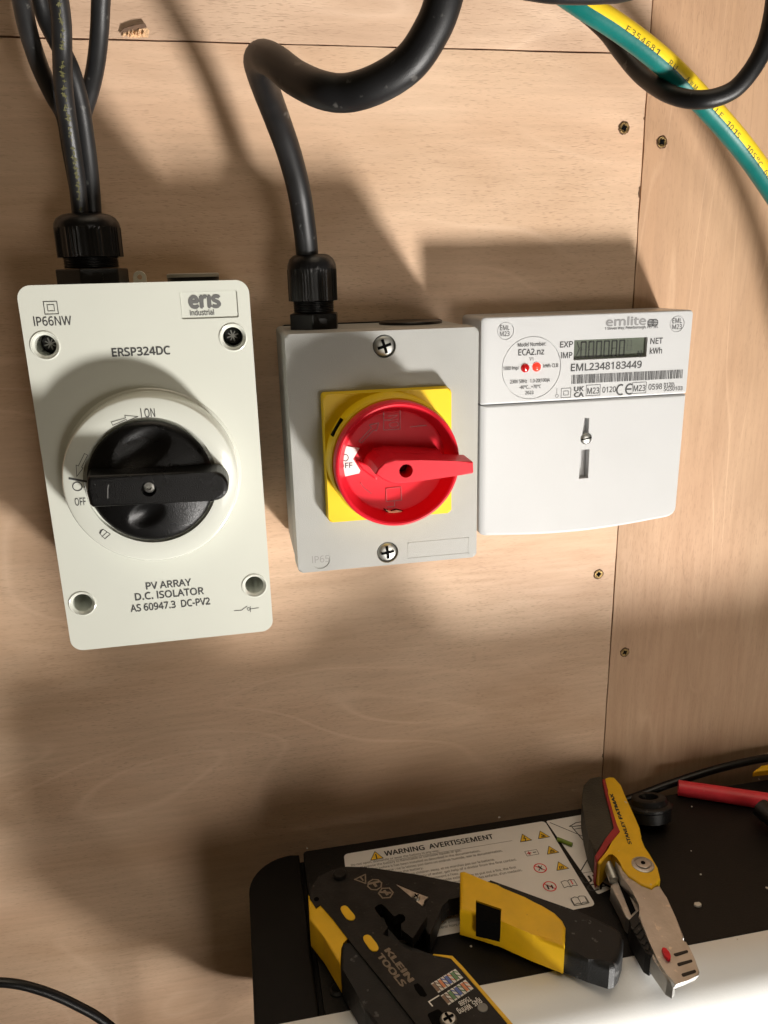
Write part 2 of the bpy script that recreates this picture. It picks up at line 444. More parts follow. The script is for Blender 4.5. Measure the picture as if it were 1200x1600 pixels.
# splinter on the upper panel: a torn sliver lifted off the veneer
sp = NB()
poly = W2(zp([(525, 150), (540, 132), (580, 128), (625, 120), (638, 130), (632, 160), (575, 160)], 2.727, 0, 0), 0)
sheet(sp, WALL, poly, .00012)
for k in range(16):
    x0 = random.uniform(525, 628); y0 = random.uniform(133, 152)
    a = P(x0 / 2.727, (y0 + 9) / 2.727); b = P((x0 + random.uniform(-2, 5)) / 2.727, (y0 - 9) / 2.727)
    prism(sp, WALL, [(a.x - .0003, a.z), (a.x + .0003, a.z), (b.x, b.z)], .0001, random.uniform(.0004, .0013))
obj('splinter', sp, M_raw, up_p)
lid = NB(); pts = W2(zp([(510, 141), (530, 126), (575, 110), (620, 104), (626, 117), (580, 127), (535, 138)], 2.727, 0, 0), 0)
vs = [lid.verts.new(WALL(a, b, .0003 + .0011 * (i in (2, 3, 1)))) for i, (a, b) in enumerate(pts)]
lid.faces.new(vs); ex = bmesh.ops.extrude_face_region(lid, geom=list(lid.faces)); bmesh.ops.translate(lid, verts=[v for v in ex['geom'] if isinstance(v, bmesh.types.BMVert)], vec=(0, -.0004, 0))
chips = NB()
for zc, hh_, ww in ((P(1002, 132).z, .0045, .0011), (P(999, 300).z, .0060, .0009), (P(1001, 185).z, .0016, .0007), (P(972, 700).z, .002, .0006), (P(946, 1180).z, .003, .0006)):
    sheet(chips, WALL, [(SX - G + .0001, zc - hh_ / 2), (SX - G - ww * .5, zc - hh_ * .42), (SX - G - ww, zc - hh_ * .1), (SX - G - ww * .6, zc + hh_ * .2), (SX - G - ww * .8, zc + hh_ * .35), (SX - G + .0001, zc + hh_ / 2)], .00008)
obj('edge_chips', chips, M_edge, main_p)
obj('lifted_veneer', lid, mat('lifted_veneer_wood', (.10, .055, .03), .8, var=.3, vscale=500), up_p)


def cross(bm, F, a, b, r, t, c0, c1, rot=0.0):
    for k in range(2):
        q = rot + k * math.pi / 2; u = Vector((math.cos(q), math.sin(q))); v = Vector((-u.y, u.x))
        o = Vector((a, b)); prism(bm, F, [tuple(o - u * r - v * t), tuple(o + u * r - v * t), tuple(o + u * r + v * t), tuple(o - u * r + v * t)], c0, c1 + k * 1e-5)


def wood_screw(px, py, parent, rot):
    p = P(px, py, 0); r = .0025; rough = [(p.x + r * 1.22 * random.uniform(.92, 1.12) * math.cos(t * math.pi / 12), p.z + r * 1.22 * random.uniform(.92, 1.12) * math.sin(t * math.pi / 12)) for t in range(24)]
    b = NB(); sheet(b, WALL, rough, .00010, 1)
    Fs = Frame((p.x, 0, p.z), (1, 0, 0), (0, 0, 1), (0, -1, 0))
    lathe(b, Fs, [(r, .00011), (r, .0004), (r * .93, .00052), (r * .5, .00032)], 28)
    o = obj('screw', b, [M_brass, M_edge], parent, smooth=True)
    s = NB(); cross(s, WALL, p.x, p.z, r * .62, r * .17, .0002, .00056, rot); cross(s, WALL, p.x, p.z, r * .45, r * .08, .0002, .00058, rot + .78)
    obj('drive_recess', s, M_slot, o)


wood_screw(975, 200, main_p, .3); wood_screw(935, 897, main_p, .1)
wood_screw(1034, 222, right_p, .7); wood_screw(976, 1019, right_p, .5)

# ---------------------------------------------------------------- cable gland shared by both boxes


def gland(parent, x, d, z0, s, hexr, nutr):
    """upright gland: hexagon foot, thread, fluted dome nut; z0 = foot, s = total height"""
    F = Frame((x, -d, z0), (1, 0, 0), (0, 1, 0), (0, 0, 1))
    b = NB(); prism(b, F, circ(0, 0, hexr, 6, .35), 0, s * .235, .0006, 2)
    foot = obj('cable_gland', b, M_nylon, parent)
    b = NB(); prof = []
    for k in range(7):
        c = s * (.235 + .012 + .022 * k); prof += [(nutr * .80, c), (nutr * .84, c + s * .008), (nutr * .80, c + s * .016)]
    lathe(b, F, prof, 40); obj('thread', b, M_nylon, foot, smooth=True)
    b = NB()
    fl = lambda t, c: (1.0 if c > s * .80 else (1 + .030 * (1 if (t * 54) % 1 < .5 and (t * 9) % 1 < .62 else 0)))
    lathe(b, F, [(nutr * .9, s * .395), (nutr * .97, s * .40), (nutr * .97, s * .74), (nutr * .97, s * .80), (nutr * .99, s * .81), (nutr * .97, s * .87), (nutr * .88, s * .94), (nutr * .72, s * .985), (nutr * .58, s), (nutr * .54, s * .97), (nutr * .54, s * .90)], 108, fl)
    obj('dome_nut', b, M_nylon, foot, smooth=30)
    b = NB(); e = hexr * .86
    q = .35 + math.pi / 6 - math.pi / 3 * 2          # moulded pad on the face that looks out
    n = Vector((math.cos(-math.pi / 2 + .12), math.sin(-math.pi / 2 + .12))); t = Vector((-n.y, n.x))
    Fp = Frame(F(n.x * e * .985, n.y * e * .985, s * .12), F.u * t.x + F.v * t.y, F.n, F.u * n.x + F.v * n.y)
    prism(b, Fp, rrect(-hexr * .28, -s * .055, hexr * .28, s * .055, .0005), -.0005, .0006, .0002, 2)
    obj('moulded_pad', b, M_nylon, foot)
    return foot


# ---------------------------------------------------------------- DC isolator (left box)
X0, X1, Z0, Z1 = -.0783, .0090, -.1537, -.0005
ISO = empty('dc_isolator', ((X0 + X1) / 2, 0, (Z0 + Z1) / 2), 'ivory isolator box with round black rotary knob, leftmost of the three boxes', 'isolator')
obj('base', pr(WALL, rrect(X0 + .0012, Z0 + .0012, X1 - .0012, Z1 - .0012, .005), 0.0003, .0448, .0006, 2), M_isobase, ISO)
cover = obj('cover', pr(WALL, rrect(X0, Z0, X1, Z1, .0052, 10), .045, .07, .0016, 5), M_iso, ISO)
holes = [(70.5, 540, 1), (364, 527, 1), (128.5, 943, 0), (397.5, 915, 0)]
cutters = []
for px, py, s in holes:
    p = P(px, py, .07); Fh = Frame((p.x, 0, p.z), (1, 0, 0), (0, 0, 1), (0, -1, 0))
    cutters.append(lathe(NB(), Fh, [(.0040, .049), (.0040, .0691), (.0050, .0702), (.0050, .0715)], 40))
PLR = rrect(*W2([(284.5, 499)], .07)[0], *W2([(370, 454)], .07)[0], .0006)
cutters.append(pr(WALL, PLR, .0692, .0712))
cut(cover, cutters)
for px, py, s in holes:
    p = P(px, py, .07); Fh = Frame((p.x, 0, p.z), (1, 0, 0), (0, 0, 1), (0, -1, 0))
    if s:
        o = obj('cover_screw', lathe(NB(), Fh, [(.0036, .0495), (.0036, .0585), (.0030, .0600), (.0012, .0602)], 32), M_hole, ISO, smooth=True)
        b = NB(); cross(b, WALL, p.x, p.z, .0024, .00026, .0598, .0606, .3); cross(b, WALL, p.x, p.z, .0021, .0002, .0598, .06055, 1.08); obj('drive_recess', b, M_hole2, o)
    ring = NB(); lathe(ring, Fh, [(.0050, .06985), (.0056, .06985), (.0056, .0702), (.0053, .07035), (.0050, .0702)], 40)
    ring.faces.ensure_lookup_table()
    for f in [f for f in ring.faces if len(f.verts) > 4]: ring.faces.remove(f)
    obj('screw_collar', ring, M_iso, ISO, smooth=True)
# maker's plate, raised
bp = pr(WALL, inset(PLR, .00012), .0688, .06955, .00008, 1)
plate = obj('maker_plate', bp, M_iso, ISO)
b = NB()
wtext(b, 'er\u0131s', 297, 346, 481, 24, .06955, .06)
wtext(b, 'Industrial', 297.5, 335, 493, 8, .06955, .03)
obj('lettering', b, M_inkl, plate)
b = NB(); wtext(b, 'IP66NW', 54, 113, 509.5, 13.8, .07, .012); wtext(b, 'ERSP324DC', 176, 267, 557, 12.5, .07, .03)
wtext(b, 'PV ARRAY', 229, 300, 921, 10.6, .07, .026); wtext(b, 'D.C. ISOLATOR', 212, 320, 938, 10.6, .07, .026); wtext(b, 'AS 60947.3  DC-PV2', 205, 330, 956, 10.6, .07, .026)
for q, t in ((1.0, .00028), (.5, .00024)):
    c = P(79.7, 481, .07); r = .00245 * q; outline(b, WALL, rrect(c.x - r, c.z - r * .95, c.x + r, c.z + r * .95), t, .07012)
sw = W2([(366, 954), (377, 953.6), (386, 947)], .07); outline(b, WALL, sw, .00025, .07012, False)
sw = W2([(391, 951.5), (404, 949.5)], .07); outline(b, WALL, sw, .00025, .07012, False)
c = P(388.5, 951.5, .07); outline(b, WALL, circ(c.x, c.z, .00065, 16), .00022, .07012)
sw = W2([(391, 947.5), (391.5, 956)], .07); outline(b, WALL, sw, .00025, .07012, False)
obj('lettering', b, M_ink, ISO)
# dial
AX, AZ = -.0354, -.0770
Fd = Frame((AX, 0, AZ), (1, 0, 0), (0, 0, 1), (0, -1, 0))
dial = obj('dial_ring', lathe(NB(), Fd, [(.0357, .0698), (.0357, .0703), (.0353, .0707), (.0347, .0709), (.0341, .0820), (.0336, .0828), (.0330, .0831), (.0259, .0831), (.0259, .0812)], 120), M_iso, ISO, smooth=30)
b = NB(); wtext(b, 'I ON', 221, 243, 652.5, 13.5, .0831, .01); wtext(b, 'OFF', 118, 135, 790, 11.5, .0831, .012)
c = P(121, 760, .0831); outline(b, WALL, circ(c.x, c.z, .00175, 28), .00035, .08322)
def ar(pts): outline(b, WALL, W2(zp(pts, 4, 90, 600), .0831), .00022, .08322)
ar([(335, 238), (425, 212), (420, 196), (503, 204), (434, 232), (430, 222), (345, 258)])
ar([(168, 434), (188, 444), (150, 520), (160, 524), (120, 578), (116, 506), (130, 512)])
ar([(262, 932), (285, 908), (330, 938), (296, 968)]); outline(b, WALL, W2(zp([(275, 918), (268, 935), (262, 932), (268, 916), (285, 908), (300, 917), (310, 925), (278, 955)], 4, 90, 600), .0831), .00022, .08322, False)
outline(b, WALL, W2(zp([(76, 590), (178, 608)], 4, 90, 600), .0831), .00085, .08324, False)
obj('lettering', b, M_ink, dial)
# knob: domed disc with scoops either side of a bar
kb = NB(); R_ = .0244; NR, NT = 22, 96; rows = []


def kh(x, y):
    r = math.hypot(x, y); h = .0838 + .0026 * math.sqrt(max(0, 1 - (r / R_) ** 2.6))
    e = max(0, 1 - abs(abs(y) - .0055) / .016) * .0018
    h += e * (1 - (r / R_) ** 2)
    for sx, sy, ax, ay, dp in ((-.002, .0140, .0125, .0070, .0024), (-.003, -.0128, .0080, .0050, .0024)):
        u = math.cos(.5) * (x - sx) + math.sin(.5) * (y - sy); v = -math.sin(.5) * (x - sx) + math.cos(.5) * (y - sy)
        q = (u / ax) ** 2 + (v / ay) ** 2
        if q < 1: h -= dp * (1 - q) ** 1.2
    return h


ctr = kb.verts.new(Fd(0, 0, kh(0, 0)))
for i in range(1, NR + 1):
    r = R_ * i / NR; rows.append([kb.verts.new(Fd(r * math.cos(2 * math.pi * k / NT), r * math.sin(2 * math.pi * k / NT), kh(r * math.cos(2 * math.pi * k / NT), r * math.sin(2 * math.pi * k / NT)))) for k in range(NT)])
rows.append([kb.verts.new(Fd(R_ * 1.006 * math.cos(2 * math.pi * k / NT), R_ * 1.006 * math.sin(2 * math.pi * k / NT), .0834)) for k in range(NT)])
rows.append([kb.verts.new(Fd(R_ * math.cos(2 * math.pi * k / NT), R_ * math.sin(2 * math.pi * k / NT), .0815)) for k in range(NT)])
for k in range(NT): kb.faces.new((ctr, rows[0][k], rows[0][(k + 1) % NT]))
for a, c in zip(rows, rows[1:]):
    for k in range(NT): kb.faces.new((a[k], c[k], c[(k + 1) % NT], a[(k + 1) % NT]))
kb.faces.new(rows[-1])
knob = obj('knob', kb, M_knob, ISO, smooth=50)
bar = [(-.0212, -.0062), (.024, -.0060)] + [(.0245 + .0058 * math.sin(math.radians(t)), -.0001 - .0059 * math.cos(math.radians(t))) for t in range(15, 180, 15)] + [(.024, .0057), (-.0212, .0062)] + [(-.0222, .005), (-.0228, 0), (-.0222, -.005)]
low = [(a * 1.0 - (.0008 if a < 0 else -.0004), c * 1.12) for a, c in bar]
ta = math.radians(-1.5)
bar = [(a * math.cos(ta) - c * math.sin(ta), a * math.sin(ta) + c * math.cos(ta)) for a, c in bar]; low = [(a * math.cos(ta) - c * math.sin(ta), a * math.sin(ta) + c * math.cos(ta)) for a, c in low]
hb = pr(Fd, low, .0848, .0958, .0014, 4, top=bar)
handle = obj('handle_bar', hb, M_knob, knob)
cut(handle, [lathe(NB(), Fd, [(.0029, .0915), (.0029, .097)], 32)])
obj('handle_screw', lathe(NB(), Fd, [(.0027, .0905), (.0027, .0918), (.002, .0930), (.0010, .0932), (.0009, .0922)], 28), M_steel, knob, smooth=True)
b = NB(); outline(b, WALL, W2([(169.5, 758), (168.5, 764), (168.5, 778)], .0958), .0004, .09588, False); obj('pointer_mark', b, M_inkl, knob)
# glands, lug and blanking plug on the top edge
gland(ISO, -.0550, .035, -.0012, .0285, .0150, .0134)
b = NB(); p = P(218.5, 433, .03); prism(b, WALL, rrect(p.x - .0027, -.002, p.x + .0027, p.z + .0026, [0, 0, .0026, .0026]), .0290, .0315, .0003, 2)
lug = obj('mounting_lug', b, M_tr, ISO); cut(lug, [pr(WALL, circ(p.x, p.z, .0011, 20), .027, .034)])
xa = P(260, 432, .033).x; xb = P(343, 432, .033).x; zt = P(300, 427, .033).z; zm = P(300, 433.5, .033).z
Fp = Frame(((xa + xb) / 2, -.033, 0), (1, 0, 0), (0, 1, 0), (0, 0, 1)); rr = (xb - xa) / 2
plug = obj('blanking_plug', lathe(NB(), Fp, [(rr * .96, -.002), (rr * .98, zm)], 48), M_nylon, ISO, smooth=True)
obj('plug_head', lathe(NB(), Fp, [(rr * .96, zm), (rr * .99, zm + .0002), (rr * .99, zt - .0003), (rr * .93, zt)], 48), mat('grey_plug', (.40, .39, .35), .35), plug, smooth=30)
Fq = Frame((P(352, 990, .05).x, -.0575, Z0), (1, 0, 0), (0, 1, 0), (0, 0, 1))
obj('drain_plug', lathe(NB(), Fq, [(.0045, -.0016), (.0062, -.0013), (.0066, -.0006), (.0066, .001)], 32), M_iso, ISO, smooth=True)

# ---------------------------------------------------------------- AC isolator (grey box, red and yellow)
A0, A1, B0, B1 = .0223, .1086, -.1314, -.0226
AC = empty('ac_isolator', ((A0 + A1) / 2, 0, (B0 + B1) / 2), 'grey isolator box with red knob on a yellow plate, between ivory box and meter', 'isolator')
obj('gasket', pr(WALL, rrect(A0 + .0030, B0 + .006, A1 - .001, B1 + .0003, .002), .0002, .0024), M_nylon, AC)
obj('base', pr(WALL, rrect(A0 + .0003, B0 + .0006, A1 - .0004, B1 - .0003, .0022), .0024, .0395, .0006, 2), M_greyb, AC)
obj('seal_step', pr(WALL, rrect(A0 + .0010, B0 + .0016, A1 - .0010, B1 - .0010, .0022), .0396, .0452), M_greyb, AC)
lidb = pr(WALL, rrect(A0, B0, A1, B1, .0018, 5), .0454, .06, .0011, 4, top=rrect(A0 + .0004, B0 + .0004, A1 - .0004, B1 - .0004, .0018, 5))
lid_ = obj('lid', lidb, M_grey, AC)
cs = []
for px, py in ((600.5, 541), (605.5, 863)):
    p = P(px, py, .06); Fh = Frame((p.x, 0, p.z), (1, 0, 0), (0, 0, 1), (0, -1, 0)); cs.append(lathe(NB(), Fh, [(.0050, .0572), (.0050, .0597), (.0053, .0601), (.0053, .061)], 40))
p = P(500.8, 874.5, .06); cs.append(pr(WALL, circ(p.x, p.z, .0044, 40), .05975, .061))
cut(lid_, cs)
for px, py, rot in ((600.5, 541, .3), (605.5, 863, .12)):
    p = P(px, py, .06); Fh = Frame((p.x, 0, p.z), (1, 0, 0), (0, 0, 1), (0, -1, 0))
    o = obj('lid_screw', lathe(NB(), Fh, [(.0046, .0570), (.0046, .0588), (.0043, .0595), (.0034, .0600), (.0018, .06025), (.0006, .0603)], 40), M_steel, AC, smooth=True)
    b = NB(); cross(b, WALL, p.x, p.z, .0031, .00062, .0592, .06045, rot); obj('drive_recess', b, M_slot, o)
b = NB(); p = P(500.8, 874.5, .06)
wtext(b, 'IP65', 488, 515, 880, 10.5, .0597, .0, .00006); obj('embossed_mark', b, mat('relief_shade_grey', (.255, .255, .24), .5), AC)  # flat lettering in darker grey, painting the shading of same-grey relief
b = NB(); q = W2([(637, 848), (733, 839), (733.5, 864), (637.5, 873.5)], .06)
x0, x1, z0, z1 = q[0][0], q[1][0], q[3][1], q[0][1]
for poly in (rrect(x0, z0, x1, z0 + .0004), rrect(x0, z1 - .0004, x1, z1), rrect(x0, z0, x0 + .0004, z1), rrect(x1 - .0004, z0, x1, z1)): prism(b, WALL, poly, .0598, .06012)
obj('marking_frame', b, M_grey, AC)
gland(AC, .0388, .030, B1 - .0012, .0335, .0122, .0112)
xa = P(563, 497, .02).x; xb = P(719, 499, .02).x; F_ = Frame(((xa + xb) / 2, -.019, 0), (1, 0, 0), (0, 1, 0), (0, 0, 1))
obj('knockout_cap', lathe(NB(), F_, [((xb - xa) / 2 * .62, B1 - .003), ((xb - xa) / 2 * .62, B1 + .0004), ((xb - xa) / 2 * .60, B1 + .0010)], 48), M_nylon, AC, smooth=True)
# yellow plate, boss and red dish
CX, CZ = .0655, -.0770
Fr = Frame((CX, 0, CZ), (1, 0, 0), (0, 0, 1), (0, -1, 0))
ypl = obj('yellow_plate', pr(Fr, rrect(-.0288, -.0291, .0288, .0289, .0016, 5), .0598, .0665, .0009, 4, top=rrect(-.0284, -.0287, .0284, .0285, .0016, 5)), M_yel, AC)
boss = obj('yellow_collar', lathe(NB(), Fr, [(.0286, .0664), (.0284, .0668), (.0281, .0770), (.0274, .0780), (.0262, .0782), (.0255, .0700)], 96), M_yel, ypl, smooth=30)
ang = math.radians(147); u = Vector((math.cos(ang), math.sin(ang))); t = Vector((-u.y, u.x))
Fs = Frame(Fr(u.x * .0283, u.y * .0283, .0725), Fr.u * t.x + Fr.v * t.y, Fr.n, Fr.u * u.x + Fr.v * u.y)
obj('padlock_slot', pr(Fs, rrect(-.0042, -.0018, .0042, .0018, .0003), -.0012, .0005), M_slot, ypl)
FL = .0775                                      # dish floor
dish = NB(); lathe(dish, Fr, [(.0262, .0745), (.0268, .0782), (.0270, .0840), (.0266, .0848), (.0258, .0852), (.0251, .0848), (.0248, .0838), (.0222, FL + .0003), (.0215, FL), (.0012, FL)], 120)
dish = obj('red_knob', dish, M_red, AC, smooth=35)


def D2(pts, d): return [(p.x - CX, p.z - CZ) for p in (P(a, b, d) for a, b in zp(pts, 4.2857, 480, 580))]


topd = .0995
top = D2([(455, 690), (475, 655), (520, 612), (590, 592), (760, 594), (1012, 601), (1016, 698), (760, 736), (620, 754), (560, 750), (500, 722)][::-1], topd)
bot = []
for a, c in top:
    k = 1.10 if a > -.004 else 1.34
    bot.append((a * (1.0 if a > 0 else k), (c - .0005) * (1.16) + .0005))
full = D2([(455, 690), (475, 655), (520, 612), (590, 592), (760, 596), (1012, 603), (1108, 606), (1113, 612), (1115, 678), (1108, 686), (1016, 698), (760, 736), (620, 754), (560, 750), (500, 722)][::-1], topd)
hd = pr(Fr, [(a * 1.0, c * 1.03) for a, c in full], .0866, topd, .0009, 4, top=full)
hnd = obj('knob_lever', hd, M_red, dish)
skirt = [(a * k_, c * 1.22 + .0001) for a, c in top for k_ in [1.12 if a < 0 else (.86 if a > .012 else 1.0)]]
obj('lever_skirt', pr(Fr, skirt, FL - .0004, .0872, 0, 1, top=[(a * (.86 if a > .012 else 1.0), c * 1.03) for a, c in top]), M_red, hnd)
hc = P(634.5, 736, topd); Fc = Frame((hc.x, 0, hc.z), (1, 0, 0), (0, 0, 1), (0, -1, 0))
cut(hnd, [lathe(NB(), Fc, [(.0028, .088), (.0028, .101)], 32)])
obj('lever_screw', lathe(NB(), Fc, [(.0026, .0875), (.0026, .0895), (.0014, .0905), (.0008, .0903)], 28), mat('dark_red_screw', (.10, .01, .012), .25, .3), hnd, smooth=True)
# red flank ridges left of the lever, white OFF flag, embossed squares, slots
b = NB(); ridge = D2([(470, 640), (335, 600), (345, 628), (365, 660), (470, 735)], FL + .002)
prism(b, Fr, ridge[::-1], FL - .0003, FL + .0022, .0008, 2); obj('lever_flank', b, M_red, dish)
fl = D2([(205, 492), (352, 516), (306, 588), (356, 664), (348, 684), (205, 716)], FL + .0006)
flag = obj('off_flag', pr(Fr, fl[::-1], FL - .0002, FL + .0006, .0001, 1), M_white, dish)
b = NB()
def kt(s, x0, x1, y, h, bold=0.0):
    a, c = D2([(x0, y), (x1, y)], FL + .0006); hh = D2([(x0, y - h)], FL + .0006)[0][1] - a[1]; text(b, Fr, s, a, (c[0], a[1]), hh, FL + .0007, bold)
kt('OFF', 212, 304, 652, 35, .01)
q = D2([(256, 579)], FL + .0006)[0]; outline(b, Fr, circ(q[0], q[1], .0012, 24, 0, .0014), .0003, FL + .0007)
obj('lettering', b, M_print, flag)
b = NB()
def em(pts, closed=True):
    pp_ = D2(pts, FL); n = len(pp_)
    for i in range(n if closed else n - 1):
        a = Vector(pp_[i]); c = Vector(pp_[(i + 1) % n]); d = (c - a).normalized(); s = Vector((-d.y, d.x)) * .00018
        prism(b, Fr, [tuple(a - s), tuple(c - s), tuple(c + s), tuple(a + s)], FL - .0002, FL + .00035)
em([(512, 262), (622, 255), (622, 388), (512, 394)]); em([(512, 328), (560, 325)], False)
em([(528, 785), (628, 775), (632, 862), (530, 872)]); em([(585, 872), (585, 905), (535, 908)], False)
em([(345, 470), (430, 380), (415, 360), (480, 345), (462, 400), (445, 392), (362, 482)])
em([(355, 745), (385, 785), (430, 820)], False); em([(690, 372), (800, 362)], False)
obj('embossed_mark', b, M_redline, dish)
b = NB(); a = D2([(615, 372), (606, 290)], FL); text(b, Fr, 'ON', a[0], a[1], .0042, FL + .0001, 0); obj('lettering', b, M_redline, dish)
for pts in ([(512, 922), (558, 936), (598, 924), (646, 936), (636, 958), (588, 966), (542, 954)], [(840, 345), (870, 358), (908, 425), (890, 432)]):
    o = obj('lock_slot', pr(Fr, D2(pts, FL + .001)[::-1], FL - .002, FL + .0011), M_slot, dish)
    q = D2(pts, FL + .001); cx = sum(a for a, c in q) / len(q); cz = sum(c for a, c in q) / len(q)
    obj('slot_lit_patch', pr(Fr, [(cx + (a - cx) * .82, cz + (c - cz) * .72 + .0001) for a, c in q][::-1], FL - .001, FL + .0014), mat('painted_lit_yellow', (.80, .60, .30), .5), o)  # cream patch paints the lit yellow plastic seen through the slot

# ---------------------------------------------------------------- electricity meter (white)
M0, M1, MZ1, MZS, MZ0 = .1184, .2294, -.0205, -.0627, -.1306
MD = .032
ME = empty('electricity_meter', ((M0 + M1) / 2, 0, (MZ0 + MZ1) / 2), 'white electricity meter with small digital display and red lights, rightmost of the three boxes', 'meter')


def meter_block(name, poly, d):
    bm = NB(); n = len(poly)
    prism(bm, WALL, poly, .0003, d, .0014, 4); return obj(name, bm, M_meter, ME)


def pillow(F, poly, c0, c1, r, seg=6, lx=0.0):         # prism whose front edge is rounded by r
    bm = NB(); layers = [(0, c0)] + [(r * (1 - math.cos(math.pi / 2 * k / seg)), c1 - r + r * math.sin(math.pi / 2 * k / seg)) for k in range(seg + 1)]
    xm = min(p[0] for p in poly) + .0015
    rings = [[bm.verts.new(F(x + (t * lx if p0[0] < xm else 0), y, c)) for (x, y), p0 in zip(inset(poly, t) if t else poly, poly)] for t, c in layers]; n = len(poly)
    bm.faces.new(rings[0][::-1]); bm.faces.new(rings[-1])
    for p, q in zip(rings, rings[1:]):
        for k in range(n): bm.faces.new((p[k], p[(k + 1) % n], q[(k + 1) % n], q[k]))
    return bm


upper = pillow(WALL, rrect(M0, MZS + .00022, M1, MZ1, [.0010, .0010, .0022, .0022], 6), .0003, MD, .0009, 5, 3.2)
ub = obj('body', upper, M_meter, ME)
bot_ = [(M0 + .0035 + (M1 - M0 - .0085) * k / 14, MZ0 - .0001 + .0016 * k / 14 - .0030 * math.sin(math.pi * (k / 14))) for k in range(15)]
lowp = [(M1, MZS - .00022), (M0, MZS - .00022), (M0, MZ0 + .0032), (M0 + .0003, MZ0 + .0017), (M0 + .0014, MZ0 + .0005)] + bot_ + [(M1 - .0032, MZ0 + .0021), (M1 - .0014, MZ0 + .0032), (M1 - .0003, MZ0 + .0050), (M1, MZ0 + .0068)]
tc_ = obj('terminal_cover', pillow(WALL, lowp, .0003, MD - .0001, .0013, 6, 2.2), M_meter, ME)


def rec(px, py, r): p = P(px, py, MD); return p, pr(WALL, circ(p.x, p.z, r, 64), MD - .00055, MD + .001)


p1, c1 = rec(790, 517, .0042); p2, c2 = rec(1058, 506, .0040); p3, c3 = rec(830.5, 575, .0153)
la, lb_ = P(897, 562, MD), P(1011, 527.5, MD)
c4 = pr(WALL, rrect(la.x, la.z, lb_.x, lb_.z, .0004), MD - .0022, MD + .001, top=rrect(la.x - .0005, la.z - .0005, lb_.x + .0005, lb_.z + .0005, .0004))
cut(ub, [c1, c2, c3, c4])
# raised middle of the round label and seals (leaves a fine groove round each)
for p, r in ((p1, .0039), (p2, .0037), (p3, .0150)):
    obj('seal_disc' if r < .01 else 'rating_disc', pr(WALL, circ(p.x, p.z, r, 64), MD - .0006, MD - .00005, .0001, 1), M_meter, ME)
sl = W2([(911, 653), (921, 654), (921, 676), (911, 678)], MD); s2 = W2([(907, 703), (921.5, 702), (920, 747), (906, 749)], MD)
tip_ = P(917, 653, MD)
cut(tc_, [pr(WALL, [(sl[0][0], sl[3][1]), (sl[1][0], sl[2][1]), (sl[1][0], sl[1][1]), (sl[0][0] + .001, sl[0][1])], MD - .0035, MD + .001),
          pr(WALL, [(s2[0][0], s2[2][1]), (s2[1][0], s2[2][1]), (s2[1][0], s2[0][1]), (s2[0][0], s2[0][1])], MD - .0042, MD + .001),
          pr(WALL, circ(P(916, 685, MD).x, P(916, 685, MD).z, .0031, 32), MD - .0022, MD + .001)])
p = P(916.5, 685.5, MD); Fh = Frame((p.x, 0, p.z), (1, 0, 0), (0, 0, 1), (0, -1, 0))
o = obj('cover_screw', lathe(NB(), Fh, [(.0027, MD - .0025), (.0027, MD - .0004), (.0022, MD + .0001), (.0008, MD + .0003)], 36), M_steel, ME, smooth=True)
b = NB(); prism(b, Fh, [(-.0026, -.0006), (.0026, .0001), (.0026, .0007), (-.0026, 0)], MD - .0008, MD + .0004); obj('slot', b, M_slot, o)
# display
dsp = obj('display', pr(WALL, rrect(la.x - .0003, la.z - .0003, lb_.x + .0003, lb_.z + .0003), MD - .0026, MD - .0016), M_lcd, ME)
fr = NB(); a0, z0, a1, z1 = la.x + .0002, la.z + .0002, lb_.x - .0002, lb_.z - .0002
b = NB(); g = NB()


def seven(bm, x, z, w_, h, on, c, t):
    S = {'a': [(x, z + h), (x + w_, z + h)], 'g': [(x, z + h / 2), (x + w_, z + h / 2)], 'd': [(x, z), (x + w_, z)], 'f': [(x, z + h / 2), (x, z + h)], 'b': [(x + w_, z + h / 2), (x + w_, z + h)], 'e': [(x, z), (x, z + h / 2)], 'c': [(x + w_, z), (x + w_, z + h / 2)]}
    for s in on:
        p, q = (Vector(v) for v in S[s]); d = (q - p).normalized() * t * .35; outline(bm, WALL, [tuple(p + d), tuple(q - d)], t, c, False)


x = P(909, 545, MD).x; zb_ = P(910, 558.5, MD).z; hh = P(910, 533.5, MD).z - zb_; step = (P(981, 545, MD).x - x) / 6
for k in range(6):
    seven(b, x + step * k + .0004, zb_, step * .62, hh * .94, 'abcdef', MD - .00155, .00075); seven(g, x + step * k + .0004, zb_, step * .62, hh * .94, 'g', MD - .00156, .0006)
seven(g, x + step * 6.1, zb_ + hh * .3, step * .55, hh * .6, 'abcdefg', MD - .00156, .0005)
wtext(b, 'N', 996, 1002, 557, 9, MD - .0016, .02, .00006); outline(b, WALL, W2([(902, 535), (905, 545), (901, 555)], MD - .0016), .0005, MD - .00154, False)
obj('digits', b, M_seg, dsp); obj('faint_segments', g, M_ghost, dsp)
